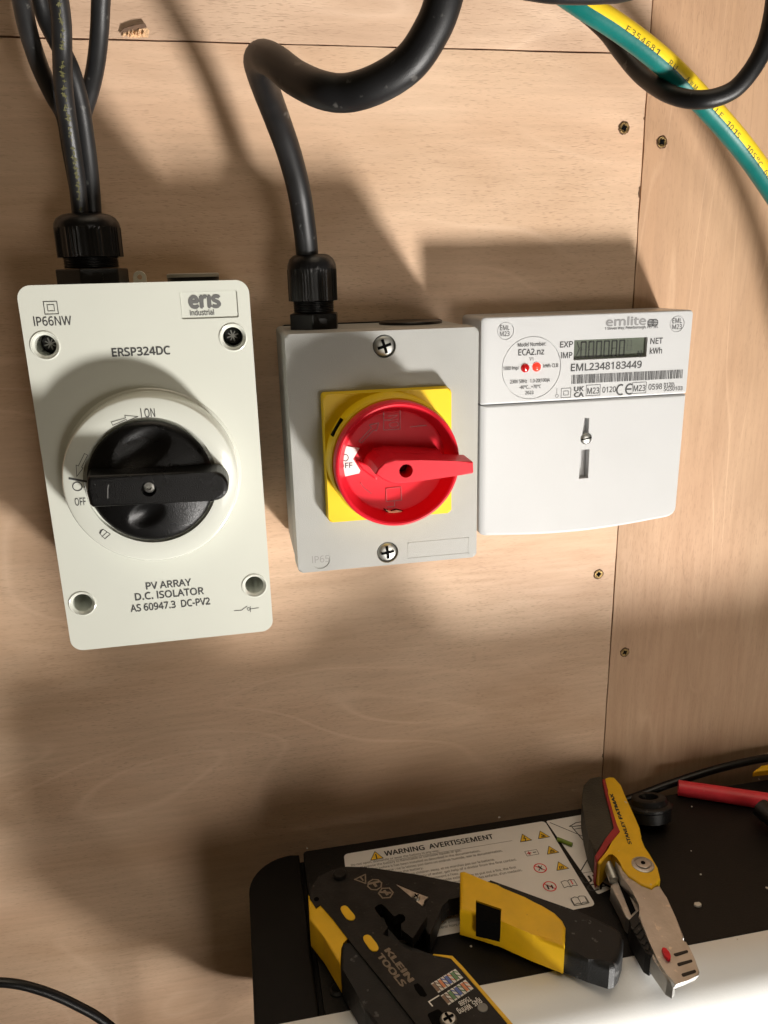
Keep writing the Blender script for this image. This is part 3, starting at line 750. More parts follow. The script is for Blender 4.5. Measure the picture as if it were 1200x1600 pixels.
# printing
b = NB(); t = lambda *a, **k: wtext(b, *a, MD, **k)
for px, py in ((790, 517), (1058, 506)):
    dx = -1 if px < 900 else 0
    t('EML', px - 7.5 + dx, px + 7 + dx, py - .8, 7.6); t('M23', px - 7.8 + dx, px + 7 + dx, py + 8.6, 7.4)
t('Model Number:', 809, 853, 542, 6, bold=.01); t('ECA2.nz', 810, 850, 555.5, 9.5, bold=.015); t('V1', 827, 833, 563.5, 5)
t('1000 Imp/', 786.5, 811, 578.5, 5.5, bold=.012); t('kWh CLB', 849, 872, 574.5, 5.5, bold=.012)
t('230V 50Hz   1.0-20(100)A', 797, 859, 599.5, 5.5, bold=.01); t('-40°C...+70°C', 811, 845, 608, 5.2, bold=.01); t('2023', 820.5, 833.5, 616.5, 5, bold=.01)
t('1 Steven Way, Peterborough, PE1 5EL', 945, 1028, 515.5, 4.2, bold=.012)
t('EXP', 875, 895, 543, 9, bold=.018); t('IMP', 876.5, 894, 560, 9, bold=.018); t('NET', 1016, 1035, 537.5, 9, bold=.018); t('kWh', 1015, 1034, 553, 9, bold=.018)
t('EML2348183449', 892, 1002, 580, 11, bold=.02)
x0 = 893.0; rnd = random.Random(3)
while x0 < 1066:
    w_ = rnd.choice((.7, 1.0, 1.6)); q = P(x0, 593, MD); q2 = P(x0 + w_, 593, MD); yy = 598 - 10 * (x0 - 893) / 173; top_ = P(x0, yy - 16 + .6, MD).z; bo = P(x0, yy, MD).z
    sheet(b, WALL, [(q.x, P(893, 600, MD).z), (q2.x, P(893, 600, MD).z), (q2.x, P(893, 586, MD).z), (q.x, P(893, 586, MD).z)], MD + .00012)
    x0 += w_ + rnd.choice((.6, .8, 1.3))
def box(px0, px1, py0, py1, q=1.0):
    a = P(px0, py1, MD); c = P(px1, py0, MD); outline(b, WALL, [(a.x, a.z), (c.x, a.z), (c.x, a.z + P(px0, py0, MD).z - P(px0, py1, MD).z), (a.x, a.z + P(px0, py0, MD).z - P(px0, py1, MD).z)], .00022, MD + .00012)
box(876.5, 892, 607, 621.5); box(880.5, 888, 611, 617.5)
t('UK', 897, 912, 611.5, 7, bold=.04); t('CA', 897, 912, 620.5, 7, bold=.04)
box(915.5, 938, 602, 618.5); t('M23', 917.5, 936, 615.5, 9, bold=.012); t('0120', 941, 962, 613.5, 8.5, bold=.012)
for cx_, cy_ in ((970, 609), (984, 608)):
    c = P(cx_, cy_, MD); outline(b, WALL, [(c.x + .0022 * math.cos(math.radians(a)), c.z + .0025 * math.sin(math.radians(a))) for a in range(70, 291, 20)], .0008, MD + .00012, False)
c = P(984, 608, MD); outline(b, WALL, [(c.x - .002, c.z), (c.x + .0005, c.z)], .0008, MD + .00013, False)
box(987.5, 1010, 598, 615); t('M23', 989.5, 1008, 611.5, 9, bold=.012); t('0598', 1013, 1034, 609, 8.5, bold=.012)
t('0120\\', 1037, 1054, 604.5, 6, bold=.015); t('SGS0103', 1037, 1066, 611, 6, bold=.015)
outline(b, WALL, W2([(870, 607), (870, 616)], MD), .0002, MD + .00012, False); c = P(870, 618.5, MD); outline(b, WALL, circ(c.x, c.z, .0008, 16), .0002, MD + .00012)
for k in range(5):
    q = W2([(1012 + abs(k - 2) * 1.4 * (k in (0, 4)), 499.5 + k * 2.5), (1027.5 - abs(k - 2) * 1.2 * (k in (0, 4)), 499.0 + k * 2.5)], MD); outline(b, WALL, [q[0], (q[1][0], q[0][1])], .0004, MD + .00012, False)
c = P(1020, 504, MD)
for s in (-1, 1): outline(b, WALL, circ(c.x + s * .0011, c.z, .0016, 24), .0003, MD + .000125)
obj('printing', b, M_ink, ME)
b = NB(); wtext(b, 'emlite', 947, 1009, 509.5, 12.5, MD, .03); obj('logo', b, mat('logo_grey', (.24, .24, .24), .6), ME)
for px, py, m in ((820.5, 575, M_ledoff), (838.5, 573.5, M_led)):
    p = P(px, py, MD); Fh = Frame((p.x, 0, p.z), (1, 0, 0), (0, 0, 1), (0, -1, 0)); obj('indicator_light', lathe(NB(), Fh, [(.0022, MD - .0006), (.0022, MD + .0002), (.0017, MD + .0007), (.0008, MD + .0010), (.0002, MD + .0011)], 32), m, ME, smooth=60)

# ---------------------------------------------------------------- cables


def cable(name, pts, r, m, label, group=None, cat='cable', **k):
    bm = NB(); fr = tube(bm, pts, r, 24, 12, **k)
    return obj(name, bm, m, None, label, cat, group, smooth=True), fr


def px3(pts, s=1.0, ox=0, oy=0): return [P(ox + a / s, oy + b / s, d) for a, b, d in pts]


ga = [P(*v) for v in ((147, 380, .035),)]
S = 2.727
GR = 'thin black cables into the ivory box'
cable('solar_cable', px3([(60, -220, .085), (75, -90, .075), (92, 0, .068), (122, 140, .058), (172, 290, .046), (228, 410, .037), (275, 500, .029), (300, 640, .028), (330, 800, .030), (352, 920, .033), (372, 1060, .035)], S), .0034, M_sheath, 'thin black cable curving in from the far left above the ivory box', GR)
o, fr = cable('solar_cable', px3([(215, -240, .09), (235, -100, .085), (250, 0, .08), (262, 100, .075), (265, 210, .07), (268, 330, .062), (280, 450, .055), (303, 600, .048), (326, 750, .043), (341, 890, .040), (356, 1060, .037)], S), .0034, M_sheath, 'thin black cable with faded yellow print, frontmost above the ivory box', GR)
b = NB()                                        # faded yellow print down the front cable
for i in range(len(fr)):
    p, tt, up, s = fr[i]
    zz = P(0, 0, 0).z
    if not (SZ - .080 < p.z < SZ - .004): continue
    n = (Vector((0, -DW, 0)) - p); n = (n - tt * n.dot(tt)).normalized(); sd = tt.cross(n)
    for k in range(3):
        if random.random() < (.45 if SZ - .075 < p.z < SZ - .035 else .22):
            q = p + tt * random.uniform(-.001, .001) + n * .00346 + sd * random.uniform(-.0006, .0005); l = random.uniform(.0006, .0016)
            F2 = Frame(q, tt, sd, n); sheet(b, F2, [(-l / 2, -.00012), (l / 2, -.00012), (l / 2, .00018), (-l / 2, .00018)], .00004)
            if random.random() < .6: sheet(b, F2, [(-.00015, -.0007), (.00015, -.0007), (.00015, .0007), (-.00015, .0007)], .00005)
obj('cable_print', b, mat('faded_yellow_print', (.085, .08, .022), .7), o)
cable('solar_cable', px3([(130, -220, .06), (152, -90, .055), (172, 0, .052), (200, 90, .05), (245, 180, .05), (300, 290, .05), (340, 430, .046), (362, 560, .042), (382, 720, .038), (396, 890, .036), (400, 1060, .035)], S), .0034, M_sheath, 'thin black cable crossing behind the frontmost one into the ivory box', GR)
cable('solar_cable', px3([(436, -220, .07), (436, -90, .064), (430, 0, .06), (424, 130, .054), (410, 265, .046), (386, 380, .038), (356, 480, .032), (335, 600, .029), (345, 740, .028), (372, 890, .030), (385, 1060, .033)], S), .0034, M_sheath, 'thin black cable coming down from the right of its bundle above the ivory box', GR)
S3 = 3.158
cable('thick_cable', px3([(322, 1440, .030), (316, 1260, .032), (302, 1120, .036), (275, 940, .043), (228, 760, .055), (172, 600, .068), (116, 450, .084), (84, 350, .098), (76, 300, .107), (100, 280, .117), (160, 308, .129), (260, 385, .142), (390, 445, .154), (520, 458, .159), (680, 405, .164), (830, 300, .168), (935, 140, .171), (988, 0, .173), (1015, -140, .174), (1030, -330, .175)], S3, 380, 0), .0050, M_rubber, 'thick black cable looping out and up from the top of the grey box')
S4 = 3.333
cable('loop_cable', px3([(60, -170, .012), (190, 10, .014), (300, 110, .018), (370, 180, .022), (440, 275, .03), (545, 395, .042), (690, 490, .058), (850, 520, .068), (1000, 480, .072), (1100, 385, .075), (1180, 245, .077), (1225, 80, .078), (1250, -120, .08)], S4, 840, 0), .0037, M_rubber, 'black cable sagging in a loop across the yellow and green cable')
cable('edge_cable', px3([(-700, -230, .08), (-300, -110, .085), (0, -50, .088), (120, -38, .09), (230, -35, .09), (340, -38, .09), (450, -48, .088), (620, -98, .085), (900, -220, .08)], S4, 840, 0), .0037, M_rubber, 'black cable showing only its lower edge along the top of the photo')
o, fr = cable('earth_cable', px3([(-160, -260, .05), (40, -110, .052), (225, 20, .055), (400, 130, .056), (565, 250, .056), (705, 370, .055), (835, 505, .053), (965, 645, .051), (1085, 790, .049), (1205, 960, .048), (1360, 1200, .048), (1500, 1450, .05), (1640, 1760, .052), (1760, 2150, .055), (1850, 2700, .055)], S4, 840, 0), .0050, [M_cy, M_cg], 'yellow and green striped earth cable running diagonally at the upper right', stripe=(.21, .98, .21))
b = NB(); s_ = 'E354681  RU  AWM  STYLE 1015  105°C 600V VW-1  RU  AWM'
acc = [0.0]
for i in range(1, len(fr)): acc.append(acc[-1] + (fr[i][0] - fr[i - 1][0]).length)
def at(dist):
    for i in range(1, len(fr)):
        if acc[i] >= dist:
            k = (dist - acc[i - 1]) / (acc[i] - acc[i - 1]); return tuple(fr[i - 1][j].lerp(fr[i][j], k) for j in range(4))
    return fr[-1]
pos = .058
for ch in s_:
    if ch != ' ':
        p, tt, up, sd = at(pos); ctr = (Vector((0, -DW, 0)) - p); ctr = (ctr - tt * ctr.dot(tt)).normalized(); ctr = (ctr + Vector((.7, -.3, .7)) * .32); ctr = (ctr - tt * ctr.dot(tt)).normalized()
        F2 = Frame(p + ctr * .00505, tt, ctr.cross(tt), ctr)
        text(b, F2, ch, (-.0010, -.0011), (-.0010 + .0017, -.0011), .0021, .0, .0)
    pos += .0026
obj('cable_print', b, mat('cable_black_print', (.035, .045, .02), .6), o)
o, fr = cable('thin_cable', [P(-90, 1540, .12), P(0, 1535, .12), P(60, 1546, .12), P(120, 1571, .12), P(175, 1606, .12), Vector((-.052, -.12, -.350)), Vector((-.030, -.12, -.40)), Vector((-.008, -.12, -.45)), Vector((.026, -.12, -.472)), Vector((.040, -.12, -.486)), Vector((.063, -.12, -.512)), Vector((.075, -.12, -.60))], .0019, M_nylon, 'thin black cable crossing the lower left corner in front of the plywood')
b = NB(); F2 = Frame((.016, -.12, -.4775), (.85, 0, -.52), (0, 1, 0), (.52, 0, .85)); prism(b, F2, rrect(-.008, -.004, .008, .004, .001), -.005, .006, .001, 2); obj('cable_clip', b, M_nylon, o)

# ---------------------------------------------------------------- battery
ZB = -.320; TH = .121; KB = .32 / .332
BX0, BX1 = -.014 * KB, .47
def BY(y): return KB * y - (1 - KB) * .4


BAT = empty('battery', (.22, -.07, ZB - TH), 'black battery case with white front edge, under the hand tools', 'battery')
cv = pr(FLAT, rrect(.0190 * KB, BY(-.1145), BX1, BY(-.0035), [.0005, .0005, .001, .002]), ZB - TH, ZB, .0011, 3)
obj('case', cv, M_batt, BAT)
cp_ = [(BX0, BY(-.1150)), (.0166 * KB, BY(-.1150)), (.0166 * KB, BY(-.0035))] + [(BX0 + .0245 - .0245 * math.sin(math.radians(a)), BY(-.0035) - .025 + .025 * math.cos(math.radians(a))) for a in range(0, 91, 9)]
obj('end_cap', pr(FLAT, cp_, ZB - TH, ZB - .0012, .0014, 3), M_cap, BAT)
obj('inner_wall', pr(FLAT, [(.0159, BY(-.1145)), (.0184, BY(-.1145)), (.0184, BY(-.005)), (.0159, BY(-.005))], ZB - TH, ZB - .006), M_cap, BAT)
# rounded white bezel along the front
YE = BY(-.1147)                                  # back edge of the bezel
prof = [(YE - a, c) for a, c in ((0, 0), (.003, .0001), (.0065, -.0006), (.0105, -.0020), (.0145, -.0044), (.018, -.0076), (.0208, -.0118), (.0228, -.0170), (.0241, -.0235), (.0248, -.032), (.0252, -.045), (.0255, -TH), (0, -TH))]
b = NB(); NX = 14; rings = []
xs = [BX0 + .022 - .022 * math.cos(math.radians(90 * k / 8)) for k in range(9)] + [.03, .06, .12, .2, .3, BX1]
for x in xs:
    t_ = max(0, (BX0 + .022 - x) / .022); sh = .022 * (1 - math.sqrt(max(0, 1 - t_ * t_)))
    rings.append([b.verts.new((x, min(YE, y + sh * (1 if y < YE - .0001 else 0)), ZB + z - .0004)) for y, z in prof])
for a, c in zip(rings, rings[1:]):
    for k in range(len(prof)):
        q = (k + 1) % len(prof); f = [a[k], a[q], c[q], c[k]]
        b.faces.new(f)
b.faces.new(rings[0]); b.faces.new(rings[-1][::-1])
bmesh.ops.remove_doubles(b, verts=b.verts, dist=1e-6)
obj('front_bezel', b, M_bezel, BAT, smooth=35)
# screw in the case, left of the crimper
p = PZ(527, 1547, ZB); Fh = Frame((p.x, p.y, 0), (1, 0, 0), (0, 1, 0), (0, 0, 1))
obj('case_screw', lathe(NB(), Fh, [(.0040, ZB + .0001), (.0040, ZB + .0006), (.0026, ZB + .0014), (.0012, ZB + .0008)], 28), M_cap, BAT, smooth=True)

LB = [PZ(537, 1335, ZB), PZ(851, 1283, ZB), PZ(931, 1415, ZB), PZ(556, 1489, ZB)]
zl = ZB + .00015
st = obj('warning_sticker', NB_ := (lambda bm: (sheet(bm, FLAT, round_poly([(v.x, v.y) for v in LB][::-1], .003, 5), zl), bm)[1])(NB()), M_stick, BAT)
pts2 = Z2([(853, 1283), (916, 1272), (975, 1380), (934, 1398)], ZB)
st2 = obj('marking_sticker', (lambda bm: (sheet(bm, FLAT, round_poly(pts2[::-1], .0015, 4), zl - .00005), bm)[1])(NB()), M_stick, BAT)
u0, v0 = Vector((LB[0].x, LB[0].y)), None
UX = (Vector((LB[1].x, LB[1].y)) - u0); LW = UX.length; UX.normalize(); UY = Vector((-UX.y, UX.x))


def q2(px, py): p = PZ(px, py, ZB); return Vector((p.x, p.y))
def lt(bm, s, x0, y0, x1, y1, h, bold=0.0, mi=0): text(bm, FLAT, s, q2(x0, y0), q2(x1, y1), h, zl + .00012, bold, mi)


b = NB(); lt(b, 'WARNING  AVERTISSEMENT', 602, 1338, 772, 1310.5, .0038, .03)
obj('heading', b, M_print, st)
b = NB()
lines = ['Do not open, dismantle or wear the battery in any way.', 'Do not expose the battery to flammable or corrosive liquids or gas.', 'Do not connect before it has been installed as described in the documentation.', "N'ouvrez pas la batterie ; ne la laissez pas dans un endroit humide, voir la documentation.",
         'Do not drop, hit or step on the battery. ', 'Keep away from heat and fire, keep children away, et ne marchez pas sur la batterie.', 'If leaking, rinse eyes or skin with plenty of water, get help of a doctor from the first contact.', "En cas de contact avec les yeux, rincer abondamment a l'eau.",
         "Do not use water, use a dry powder or carbon dioxide extinguisher to put out a fire, the first", "hours. Ne pas approcher la batterie de l'eau ni de la chaleur, tenir loin des enfants, d'un medecin.", 'Do not solder the terminals, do not place it near fire, heaters.', '',
         'Do not install any battery that is damaged or wet, a proximite de feux.', 'Do not use after the end of its useful life, return it to the dealer of the', 'Cette batterie peut causer des blessures graves en cas de mauvais usage.', "To avoid risk of fire or injury please observe these notes and those of the manual.",
         "Risque de choc : pour eviter tout danger debrancher avant toute intervention, securite.", 'May cause injury if swallowed. Keep out of reach of children.', 'Peut provoquer des blessures. Tenir hors de portee des enfants.', 'Keep away from children or animals.   Tenir hors de portee.']
o0 = q2(549, 1354)
wd = .088
for i, s in enumerate(lines):
    if not s: continue
    k = len(s) / 92.0; p = o0 - UY * (.00285 * i) + UX * (.0006 * i * 0); text(b, FLAT, s, p, p + UX * wd * min(1.05, k), .0016, zl + .00012, .012)
obj('small_print', b, M_tiny, st)
b = NB(); outline(b, FLAT, [tuple(q2(606, 1346)), tuple(q2(800, 1314))], .00025, zl + .0001, False); obj('rule', b, M_tiny, st)
icons = None


def begin():
    global icons; icons = NB()


def done(): obj('pictogram', icons, [M_print, M_wy, M_wr], st)




def tri(px, py, r, rot=0.0):
    c = q2(px, py); U = UX; V = UY
    def T(k): return [tuple(c + (U * math.cos(math.radians(a)) + V * math.sin(math.radians(a))) * k) for a in (90, 210, 330)]
    sheet(icons, FLAT, round_poly(T(r * 1.12), r * .12, 3), zl + .00010, 0); sheet(icons, FLAT, round_poly(T(r * .92), r * .10, 3), zl + .00016, 1)
    return c


def bar_(c, pts, t, mi=0): outline(icons, FLAT, [tuple(c + UX * a + UY * e) for a, e in pts], t, zl + .00022, False, mi)


begin()
c = tri(588, 1339, .0042); bar_(c, [(0, .0017), (0, -.0005)], .0007); bar_(c, [(0, -.0011), (0, -.0018)], .0007)
done()
begin()
c = tri(820, 1311, .0040); bar_(c, [(.0005, .0018), (-.0005, .0001), (.0006, -.0001), (-.0003, -.0017)], .0005)
done()
begin()
c = tri(848, 1306, .0040); bar_(c, [(-.0012, -.0010), (.0012, -.0010)], .0007); bar_(c, [(-.0005, .0006), (.0006, -.0002)], .0009)
done()
begin()
c = tri(862, 1330, .0040); bar_(c, [(-.0013, -.0010), (.0012, -.0012)], .0006); bar_(c, [(-.0008, -.0002), (.0003, .0006), (.0010, -.0004)], .0006)
done()
begin()
c = tri(877, 1355, .0040)
for k in range(3): bar_(c, [(-.0013 + k * .001, -.0013), (-.0010 + k * .001, .0003)], .0006)
done()
def ban(px, py, r):
    c = q2(px, py); outline(icons, FLAT, [tuple(c + (UX * math.cos(a * .2618) + UY * math.sin(a * .2618)) * r) for a in range(24)], .0006, zl + .00012, True, 2)
    outline(icons, FLAT, [tuple(c + (UX * -.7 + UY * .7) * r), tuple(c + (UX * .7 - UY * .7) * r)], .0006, zl + .00014, False, 2); return c
begin()
c = ban(844, 1357, .0034); bar_(c, [(-.0014, -.0016), (.0014, .0014)], .0004); bar_(c, [(-.0004, .0016), (.0006, -.001)], .0008)
done()
begin()
c = ban(859, 1385.5, .0034); bar_(c, [(-.0013, -.0016), (-.0012, .0010)], .0009); bar_(c, [(.0010, -.0016), (.0012, .0003)], .0008); bar_(c, [(-.0012, .0004), (.0012, -.0002)], .0004)
done()
begin()
c = q2(831, 1333)
outline(icons, FLAT, [tuple(c + UX * a + UY * e) for a, e in ((-.0036, -.0019), (.0036, -.0019), (.0036, .0019), (-.0036, .0019))], .00025, zl + .00012)
bar_(c, [(-.0026, 0), (-.0006, 0)], .0006, 2); bar_(c, [(-.0016, .001), (-.0016, -.001)], .0006, 2); bar_(c, [(.0008, 0), (.0024, 0)], .0005)
done()
for px, py, col_ in ((889, 1381, 2), (905, 1407, 0)):
    begin()
    c = q2(px, py)
    for s in (-1, 1): outline(icons, FLAT, [tuple(c + UX * a * s + UY * e) for a, e in ((0, .0018), (.0014, .0026), (.0038, .0020), (.0038, -.0024), (.0014, -.0018), (0, -.0026))], .00035, zl + .00012, True, 0)
    if col_ == 2: bar_(c, [(.0018, -.0008), (.0018, .0008)], .0006, 2); bar_(c, [(.0018, .0013), (.0018, .0017)], .0006, 2)
    else: bar_(c, [(-.0042, .0014), (-.0042, -.003), (0, -.0032), (.0042, -.003), (.0042, .0014)], .0003)
    done()
# crossed-out bin and UKCA mark on the second sticker
b = NB()
outline(b, FLAT, Z2(zp([(0, 480), (240, 580)], 3.53, 860, 1150), ZB), .0005, zl + .00005, False)
outline(b, FLAT, Z2(zp([(120, 505), (235, 640)], 3.53, 860, 1150), ZB), .0006, zl + .000055, False)
outline(b, FLAT, Z2(zp([(165, 750), (230, 640)], 3.53, 860, 1150), ZB), .0006, zl + .00006, False)
outline(b, FLAT, Z2(zp([(105, 500), (140, 480), (200, 470), (205, 490), (130, 500)], 3.53, 860, 1150), ZB), .0006, zl + .00005)
outline(b, FLAT, Z2(zp([(135, 515), (200, 505)], 3.53, 860, 1150), ZB), .0005, zl + .00007, False)
outline(b, FLAT, Z2(zp([(152, 762), (280, 740)], 3.53, 860, 1150), ZB), .00025, zl + .00005, False)
text(b, FLAT, 'UK', q2(912, 1381), q2(946, 1374), .0046, zl + .00006, .02); text(b, FLAT, 'CA', q2(921, 1394), q2(956, 1386.5), .0046, zl + .00006, .02)
obj('markings', b, M_print, st2)

# ---------------------------------------------------------------- crimping tool lying on the battery
CR = empty('crimping_tool', (*q2(600, 1420), ZB), 'black cable crimping tool with yellow grips, spread open across the warning sticker', 'crimper')
zt = ZB + .0205                                 # upper face of its frame plate
A4 = lambda pts: zp(pts, 4, 380, 1260)
A3 = lambda pts: zp(pts, 3.333, 640, 1280)
A31 = lambda pts: zp(pts, 3.158, 380, 1250)
A46 = lambda pts: zp(pts, 4, 560, 1420)
# upper arm (under the frame plate)
za = ZB + .0152
arm = A31([(470, 345), (560, 328), (640, 335), (860, 368), (1080, 408), (1085, 480), (1060, 475), (1010, 485), (975, 520), (955, 590), (922, 664), (905, 650), (890, 600), (740, 600), (620, 480)])
obj('upper_arm', pr(FLAT, Z2(arm, za)[::-1], ZB + .004, za, .0008, 3), M_tool, CR)
# yellow sleeve and black end of that arm
ysl = A3([(262, 300), (285, 296), (400, 345), (440, 385), (480, 408), (600, 440), (690, 475), (755, 515), (795, 555), (812, 590), (806, 700), (640, 636), (480, 566), (380, 534), (262, 500)])
zy = ZB + .0190
ys = obj('handle_sleeve', pr(FLAT, Z2(ysl, zy - .004)[::-1], ZB + .003, zy, .0028, 5), M_ygrip, CR)
sl_ = A3([(345, 422), (478, 467), (474, 542), (345, 512)])
cut(ys, [pr(FLAT, Z2(sl_, zy)[::-1], zy - .011, zy + .002)])
obj('sleeve_window', pr(FLAT, inset(Z2(sl_, zy)[::-1], .00015), zy - .0115, zy - .0009), M_slot, ys)  # near-flush black plate painting the dark inside of the window
end = A3([(330, 318), (420, 338), (520, 374), (700, 440), (900, 510), (1060, 570), (1098, 596), (1114, 630), (1112, 690), (1092, 752), (1070, 780), (1040, 787), (930, 752), (805, 702), (700, 640), (600, 560), (450, 430)])
obj('handle_end', pr(FLAT, Z2(end, zy - .006)[::-1], ZB + .002, zy - .0035, .0042, 6), M_grip, CR)
# frame plate with its jaw notch
fp_ = A4([(415, 570), (424, 505), (470, 440), (555, 396), (640, 376), (770, 379), (935, 470), (1140, 640), (1147, 690), (1060, 826), (1030, 800), (992, 772), (985, 735)])
fp_ += A4([(1012, 715), (1015, 690), (1000, 675), (972, 672), (945, 688), (900, 640), (868, 610), (845, 612), (820, 632), (830, 655), (905, 752), (872, 800), (960, 842), (1000, 880), (1060, 905), (1190, 930)])
fp_ += A46([(462, 292), (580, 312), (640, 380), (760, 520), (930, 720), (1080, 900)]) + [(700, 1660)] + A4([(1080, 1360), (860, 1080), (690, 872), (560, 700), (482, 612), (455, 632)])
frame = obj('frame_plate', pr(FLAT, Z2(fp_, zt)[::-1], zt - .0055, zt, .0005, 2), M_tool, CR)
# bright yellow lower edge strip
strip = A46([(462, 292), (580, 312), (640, 380), (760, 520), (930, 720), (1080, 900), (1100, 890), (945, 700), (770, 500), (650, 362), (588, 296), (470, 284)])
obj('edge_strip', pr(FLAT, Z2(strip, zt - .001)[::-1], zt - .012, zt - .0006, .0003, 2), M_ygrip, CR)
# lower grip, yellow at the head, black further down
yg = A4([(408, 585), (436, 628), (452, 640), (482, 610), (560, 700), (690, 866), (640, 868), (614, 895), (610, 1032), (500, 850), (416, 745)])
obj('lower_grip', pr(FLAT, Z2(yg, zt - .005)[::-1], ZB + .003, zt - .0008, .0016, 4), M_ygrip, CR)
bgp = A4([(612, 900), (625, 876), (690, 866), (860, 1080), (1080, 1360)]) + [(700, 1660), (610, 1640)] + A4([(760, 1290), (700, 1180), (630, 1060), (612, 1030)])
obj('lower_grip', pr(FLAT, Z2(bgp, zt - .004)[::-1], ZB + .002, zt - .0012, .0020, 4), M_grip, CR, 'black rubber section of the lower grip')
body = A4([(430, 600), (560, 620), (880, 700), (900, 760), (990, 860), (1180, 930)]) + A46([(580, 330), (900, 720), (1050, 900)]) + [(720, 1660)] + A4([(1000, 1300), (690, 900), (480, 650)])
obj('inner_frame', pr(FLAT, Z2(body, zt - .006)[::-1], ZB + .002, zt - .0056), M_grip, CR)
for pts in ([(607, 640), (622, 623), (646, 625), (690, 676), (702, 695), (692, 714), (665, 716), (645, 705), (618, 668)], [(748, 820), (765, 805), (792, 808), (835, 862), (848, 890), (838, 908), (810, 910), (790, 895), (755, 845)]):
    obj('oval_inlay', pr(FLAT, round_poly(Z2(A4(pts), zt)[::-1], .0008, 3), zt - .001, zt + .0005, .0002, 2), M_ygrip, CR)
p = PZ(531, 1368.5, zt); Fh = Frame((p.x, p.y, 0), (1, 0, 0), (0, 1, 0), (0, 0, 1))
obj('pivot_pin', lathe(NB(), Fh, [(.0036, zt - .001), (.0036, zt + .0014), (.0031, zt + .0020), (.002, zt + .0021)], 32), M_tool, CR, smooth=40)
p = PZ(494.5, 1405, zt); obj('rivet_hole', pr(FLAT, circ(p.x, p.y, .0013, 20), zt - .0002, zt + .00015), M_slot, CR)
# blade, its screw
bl = A4([(936, 484), (952, 484), (1080, 540), (1158, 566), (1128, 590), (1132, 605), (1118, 622), (1078, 592), (1010, 552)])
o = obj('cutting_blade', pr(FLAT, Z2(bl, za + .001)[::-1], za - .0002, za + .0010, .0002, 1), M_blade, CR)
p = PZ(*A4([(1082, 566)])[0], za + .0015); Fh = Frame((p.x, p.y, 0), (1, 0, 0), (0, 1, 0), (0, 0, 1))
s_o = obj('blade_screw', lathe(NB(), Fh, [(.0021, za + .0009), (.0021, za + .0016), (.0016, za + .0022), (.0005, za + .0023)], 28), M_blade, o, smooth=40)
b = NB(); cross(b, FLAT, p.x, p.y, .0014, .0003, za + .0018, za + .0025, .3); obj('lever_screw_recess', b, M_slot, o)
# lettering
b = NB()
def ct(bm, s, a0, a1, h, bold=0.0, z=None):
    z = zt if z is None else z; p0 = Vector(Z2([a0], z)[0]); p1 = Vector(Z2([a1], z)[0]); text(bm, FLAT, s, p0, p1, h, z + .00012, bold)
ct(b, 'KLEIN', (601, 1486), (640, 1536), .0027, .055); ct(b, 'TOOLS', (589, 1494), (628, 1543), .0027, .055)
# three little safety pictograms
for (cx_, cy_, k) in ((742, 455, 3), (822, 490, 8), (892, 542, 6)):
    c = Vector(Z2(A4([(cx_, cy_)]), zt)[0]); r = .0037
    outline(b, FLAT, [tuple(c + Vector((math.cos(2 * math.pi * i / k + .9), math.sin(2 * math.pi * i / k + .9))) * r) for i in range(k)], .0007, zt + .00013)
    outline(b, FLAT, [tuple(c + Vector((-.0004, .0014))), tuple(c + Vector((.0004, -.0010)))], .0008 + .0006 * (k > 3), zt + .00014, False)
    if k == 6: outline(b, FLAT, [tuple(c + Vector((-.0022, .001))), tuple(c + Vector((.0022, -.0004)))], .0012, zt + .00015, False)
    if k == 8: outline(b, FLAT, [tuple(c + Vector((-.0026, .0012))), tuple(c + Vector((.0026, .0016)))], .0014, zt + .00015, False)
obj('lettering', b, M_tooltext, CR)
# wiring chart
cb = NB(); cols = [M_wht, M_print] + [WIRES[k] for k in 'ogbn']; ci = {'o': 2, 'g': 3, 'b': 4, 'n': 5, 'w': 0}


def chart(q00, q10, seq):
    a = Vector(Z2(A46([q00]), zt)[0]); c = Vector(Z2(A46([q10]), zt)[0]); d = (c - a); L_ = d.length; d.normalize(); v = Vector((-d.y, d.x)); h = .0056
    sheet(cb, FLAT, [tuple(a - v * h), tuple(c - v * h), tuple(c), tuple(a)], zt + .00010, 0)
    n = len(seq)
    for i, s in enumerate(seq):
        x0 = L_ * (i + .12) / n; x1 = L_ * (i + .88) / n
        m = ci[s[-1]]
        if len(s) == 1: sheet(cb, FLAT, [tuple(a + d * x0 - v * h * .9), tuple(a + d * x1 - v * h * .9), tuple(a + d * x1 - v * h * .12), tuple(a + d * x0 - v * h * .12)], zt + .00016, m)
        else:
            for j in range(2): sheet(cb, FLAT, [tuple(a + d * x0 - v * h * (.15 + .4 * j)), tuple(a + d * x0 - v * h * (.30 + .4 * j)), tuple(a + d * x1 - v * h * (.55 + .4 * j)), tuple(a + d * x1 - v * h * (.40 + .4 * j))], zt + .00016, m)
        sheet(cb, FLAT, [tuple(a + d * (L_ * (i + 1) / n - .00018) - v * h), tuple(a + d * (L_ * (i + 1) / n + .00018) - v * h), tuple(a + d * (L_ * (i + 1) / n + .00018)), tuple(a + d * (L_ * (i + 1) / n - .00018))], zt + .00018, 1)


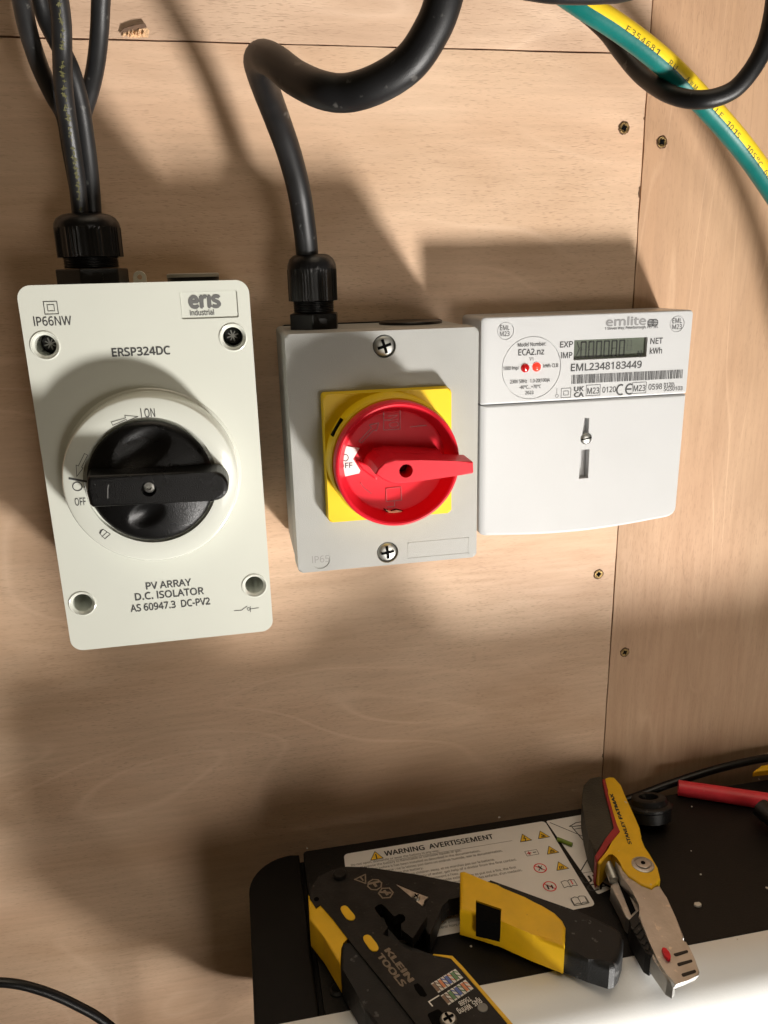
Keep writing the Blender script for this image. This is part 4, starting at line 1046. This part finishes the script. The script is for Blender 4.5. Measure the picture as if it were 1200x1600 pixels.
chart((655, 432), (498, 528), ['wg', 'g', 'wo', 'b', 'wb', 'o', 'wn', 'n']); chart((720, 500), (562, 604), ['wo', 'o', 'wg', 'b', 'wb', 'g', 'wn', 'n'])
chart_o = obj('wiring_chart', cb, cols, CR)
b = NB()
def c6(s, a, c, h, bold=.02): ct(b, s, A46([a])[0], A46([c])[0], h, bold)
c6('12345678', (606, 376), (468, 460), .0021); c6('T568A', (632, 472), (558, 512), .0022); c6('T568B', (692, 548), (622, 585), .0022); c6('RJ45  Wiring', (752, 556), (616, 636), .0026)
outline(b, FLAT, Z2(A46([(502, 544), (440, 582), (462, 608)]), zt), .0006, zt + .00012, False)
obj('chart_lettering', b, M_wht, CR)
b = NB(); sheet(b, FLAT, Z2(A46([(345, 475), (372, 465), (400, 490), (430, 540), (415, 552), (385, 545), (355, 505)])[::-1], zt), zt + .00010)
sheet(b, FLAT, round_poly(Z2(A46([(428, 660), (500, 625), (560, 690), (640, 780), (560, 820), (470, 740)])[::-1], zt), .001, 3), zt + .00010); obj('frame_opening', b, M_slot, CR)  # flat dark sheets on the plate, painting shade inside the openings
p = Vector(Z2(A46([(563, 702)]), zt)[0]); Fh = Frame((p.x, p.y, 0), (1, 0, 0), (0, 1, 0), (0, 0, 1))
o = obj('frame_screw', lathe(NB(), Fh, [(.0036, zt - .001), (.0036, zt + .0008), (.0028, zt + .0018), (.0008, zt + .0021)], 32), M_steel, CR, smooth=40)
b = NB(); cross(b, FLAT, p.x, p.y, .0023, .0005, zt + .001, zt + .0024, .3); obj('drive_recess', b, M_slot, o)
p = Vector(Z2(A46([(777, 620)]), zt)[0]); obj('stud', pr(FLAT, circ(p.x, p.y, .0022, 28), zt - .001, zt + .0004, .0002, 2), mat('grey_stud', (.22, .22, .21), .5), CR)

# ---------------------------------------------------------------- folding utility knife
KN = empty('utility_knife', (*q2(1000, 1400), ZB), 'worn utility knife with yellow and black handle and bare metal nose, beside the warning sticker', 'knife')
K = lambda pts: zp(pts, 3.53, 860, 1150)
zk = ZB + .0185
yk = K([(300, 232), (325, 224), (352, 226), (390, 268), (430, 370), (462, 440), (492, 510), (502, 548), (494, 578), (520, 614), (548, 655), (592, 722), (607, 785), (590, 812), (560, 838), (500, 815), (430, 768), (395, 725), (375, 668), (340, 640), (320, 655), (275, 705), (258, 692), (320, 620), (372, 540), (340, 430), (318, 320)])
obj('handle_shell', pr(FLAT, Z2(yk, zk)[::-1], ZB + .004, zk, .0016, 4), M_yknife, KN)
kg = K([(175, 330), (182, 285), (215, 250), (262, 236), (290, 240), (302, 300), (330, 400), (368, 515), (302, 585), (255, 660), (238, 640), (212, 585), (190, 490), (175, 400)])
obj('handle_grip', pr(FLAT, Z2(kg, zk - .004)[::-1], ZB + .001, zk - .0016, .0045, 6), M_kgrip, KN)
kr = K([(286, 240), (302, 234), (318, 300), (318, 320), (340, 430), (386, 528), (345, 575), (314, 612), (300, 640), (256, 698), (244, 662), (300, 575), (358, 512), (330, 420), (300, 310)])
obj('handle_band', pr(FLAT, Z2(kr, zk)[::-1], ZB + .002, zk + .0004, .0008, 3), M_kred, KN)
mb = K([(358, 680), (400, 735), (500, 815), (560, 842), (602, 818), (642, 890), (692, 1000), (738, 1105), (716, 1118), (728, 1132), (750, 1128), (766, 1160), (800, 1235), (826, 1300), (822, 1318), (760, 1345), (692, 1372), (640, 1310), (590, 1230), (540, 1120), (486, 985), (500, 930), (460, 850), (390, 770)])
tp = Z2(mb, zk - .001)[::-1]
tipv = Vector(Z2(K([(760, 1340)]), zk - .001)[0]); backv = (Vector(Z2(K([(560, 842)]), zk - .001)[0]) - tipv).normalized()
def under(p):                                # the nose is cut back underneath
    k = min(1, max(0, 1 - ((Vector(p) - tipv).dot(backv) - .002) / .012)); q = Vector(p) + backv * .0040 * k; return tuple(q)
nose = obj('metal_body', pr(FLAT, [under(p) for p in tp], zk - .0085, zk - .0012, .0012, 4, top=tp), M_cast, KN)
lo = K([(330, 835), (395, 775), (462, 852), (500, 935), (486, 985), (440, 1032), (415, 1010), (385, 940)])
obj('metal_flank', pr(FLAT, Z2(lo, zk - .009)[::-1], ZB + .002, zk - .0075, .0008, 3), M_cast, KN)
b = NB(); prism(b, FLAT, Z2(K([(372, 800), (398, 792), (470, 960), (445, 985)]), zk - .0070)[::-1], zk - .009, zk - .0072); obj('flank_groove', b, M_slot, KN)
core = K([(335, 840), (350, 720), (420, 770), (600, 830), (640, 900), (735, 1110), (700, 1330), (600, 1290), (545, 1225), (440, 1030)])
obj('metal_core', pr(FLAT, Z2(core, zk - .009)[::-1], ZB + .002, zk - .0082, .0005, 2), M_cast, KN)
lo2 = K([(560, 1170), (588, 1190), (600, 1240), (640, 1310), (690, 1372), (676, 1392), (640, 1370), (612, 1330), (570, 1270), (552, 1240)])
obj('nose_flank', pr(FLAT, Z2(lo2, zk - .006)[::-1], zk - .0120, zk - .003, .0014, 3), M_cast, KN)
sd = K([(432, 1040), (488, 985), (500, 1015), (540, 1120), (590, 1195), (584, 1212), (552, 1245), (520, 1225), (478, 1150), (445, 1085)])
sl = obj('blade_slider', pr(FLAT, Z2(sd, zk - .007)[::-1], ZB + .003, zk - .0035, .0008, 3), M_grip, KN)
b = NB()
for k in range(6):
    a = Vector(Z2(K([(450 + k * 20, 1065 + k * 30)]), zk - .0035)[0]); c = Vector(Z2(K([(492 + k * 16, 1022 + k * 30)]), zk - .0035)[0]); d = (c - a).normalized(); n = Vector((-d.y, d.x)) * .0008
    prism(b, FLAT, [tuple(a - n), tuple(c - n), tuple(c + n), tuple(a + n)], zk - .005, zk - .0029, .0003, 2)
obj('slider_ribs', b, M_grip, sl)
# thumb wheel (a knurled spring-like roller)
a = PZ(*K([(312, 700)])[0], zk - .007); c = PZ(*K([(352, 800)])[0], zk - .007)
b = NB(); ax = (c - a).normalized(); Fw = Frame(a, ax.orthogonal().normalized(), ax.cross(ax.orthogonal().normalized()), ax); Lw = (c - a).length
lathe(b, Fw, [(.0027 * (1 if k % 2 else .84), Lw * k / 22) for k in range(23)], 28); obj('thumb_wheel', b, M_steel, KN, smooth=30)
p = PZ(*K([(510, 710)])[0], zk); Fh = Frame((p.x, p.y, 0), (1, 0, 0), (0, 1, 0), (0, 0, 1))
o = obj('pivot_screw', lathe(NB(), Fh, [(.0058, zk - .001), (.0058, zk + .0003), (.0051, zk + .0007), (.0046, zk + .0007), (.0044, zk + .0003), (.0038, zk + .0004), (.0034, zk + .0011), (.0010, zk + .0013)], 36), M_cast, KN, smooth=40)
obj('drive_recess', pr(FLAT, circ(p.x, p.y, .0013, 6), zk + .001, zk + .0015), M_slot, o)
rb = K([(612, 1172), (628, 1164), (648, 1180), (664, 1212), (664, 1230), (650, 1236), (630, 1215)])
obj('release_button', pr(FLAT, round_poly(Z2(rb, zk)[::-1], .001, 3), zk - .002, zk + .0004, .0006, 3), M_red, KN)
for q in ([(676, 1200), (756, 1178), (762, 1192), (690, 1216)], [(696, 1252), (780, 1230), (786, 1244), (706, 1270)], [(720, 1310), (800, 1286), (806, 1302), (730, 1328)]):
    g_ = round_poly(Z2(K(q), zk - .001)[::-1], .0008, 3); s_o = obj('grip_slot', pr(FLAT, g_, zk - .0016, zk - .0010, .0001, 1), M_hole, nose)
b = NB(); ct(b, 'STANLEY', (987, 1319), (974, 1283), .0018, .05, zk); ct(b, 'FATMAX', (972.5, 1279.5), (957, 1240), .0018, .07, zk)
obj('lettering', b, M_print, KN)

# ---------------------------------------------------------------- small things on the battery
r = .0047
a = PZ(1061, 1231, ZB + r); c = PZ(1205, 1253, ZB + r)
dv = (c - a); bm = NB(); tube(bm, [a, a + dv * .015, a + dv * .3, a + dv * .6, a + dv, a + dv * 1.6], r, 24, 6, taper=lambda t: min(1, .62 + t * 12) * (1.0 + .10 * t))
pl = empty('pliers', a, 'dusty red handled tool lying near the wall at the right edge', 'pliers')
obj('handle', bm, M_pink, pl, smooth=True)
p = PZ(1188, 1262, ZB + .010); q = PZ(1240, 1305, ZB + .008); bm = NB(); tube(bm, [p, p.lerp(q, .5), q], .0058, 24, 6); obj('pivot_end', bm, M_nylon, pl, smooth=True)
# black bush standing beside the knife
p = PZ(1018, 1290, ZB); Fh = Frame((p.x, p.y, ZB), (1, 0, 0), (0, .94, -.34), (0, .34, .94))
bu = NB(); lathe(bu, Fh, [(.0118, .0040), (.0122, .0100), (.0130, .0108), (.0130, .0122), (.0122, .0130), (.0108, .0134), (.0100, .0165), (.0088, .0172), (.0058, .0172), (.0052, .0150), (.0052, .008)], 64)
obj('rubber_bush', bu, M_rubber, None, 'round black rubber bush with a hole, between the knife and the red handle', 'bush', smooth=35)
cable('wall_cable', [P(925, 1268, .010), P(985, 1248, .0095), P(1050, 1224, .009), P(1130, 1199, .009), P(1215, 1182, .009), P(1330, 1172, .009)], .0026, M_nylon, 'black cable lying where the battery meets the wall, behind the red handle')
b = NB(); prism(b, FLAT, Z2([(1176, 1206), (1190, 1196), (1230, 1190), (1240, 1200), (1204, 1203)], ZB + .010)[::-1], ZB + .0065, ZB + .010, .0006, 2)
obj('yellow_tag', b, M_ygrip, None, 'yellow pointed piece just showing at the right edge beside the wall', 'tag')
a = PZ(871, 1311, ZB + .0012); c = PZ(894, 1320, ZB + .0012); b = NB(); tube(b, [a, a.lerp(c, .5), c], .00125, 16, 4); obj('wire_scrap', b, M_gs, None, 'short green wire offcut lying on the sticker near the knife', 'wire scrap', smooth=True)
cable('striped_lead', [Vector((-.020, -.085, -.62)), Vector((-.0185, -.085, -.48)), Vector((-.0155, -.08, -.435)), Vector((-.003, -.07, -.43)), Vector((.03, -.06, -.45))], .0024, [M_cy, M_cg], 'thin yellow and green lead just showing under the left end of the battery', stripe=(.3, .9, .3))
spots = [(1090, 1415, .0016, 1.5), (1095, 1367, .0006, 1), (780, 1278, .0007, 1.2), (736, 1479, .0006, 1), (1080, 1330, .0004, 1), (1186, 1218, .0006, 1), (1081, 1261, .0006, 1), (668, 1549, .0005, 1), (1198, 1388, .0008, 1), (1152, 1468, .0004, 1), (480, 1326, .0005, 1), (1085, 1219, .0006, 1)]
for px, py, r, e in spots:
    p = PZ(px, py, ZB); b = NB()
    prism(b, FLAT, [(p.x + r * e * math.cos(a) * random.uniform(.7, 1.2), p.y + r * math.sin(a) * random.uniform(.6, 1.2)) for a in (0, 1, 2.1, 3.1, 4.2, 5.3)], ZB + .0001, ZB + .0001 + r * .7, r * .15, 1)
    obj('crumb', b, M_crumb, None, 'tiny pale crumb lying on the black battery case', 'crumb', 'crumbs on the battery case')
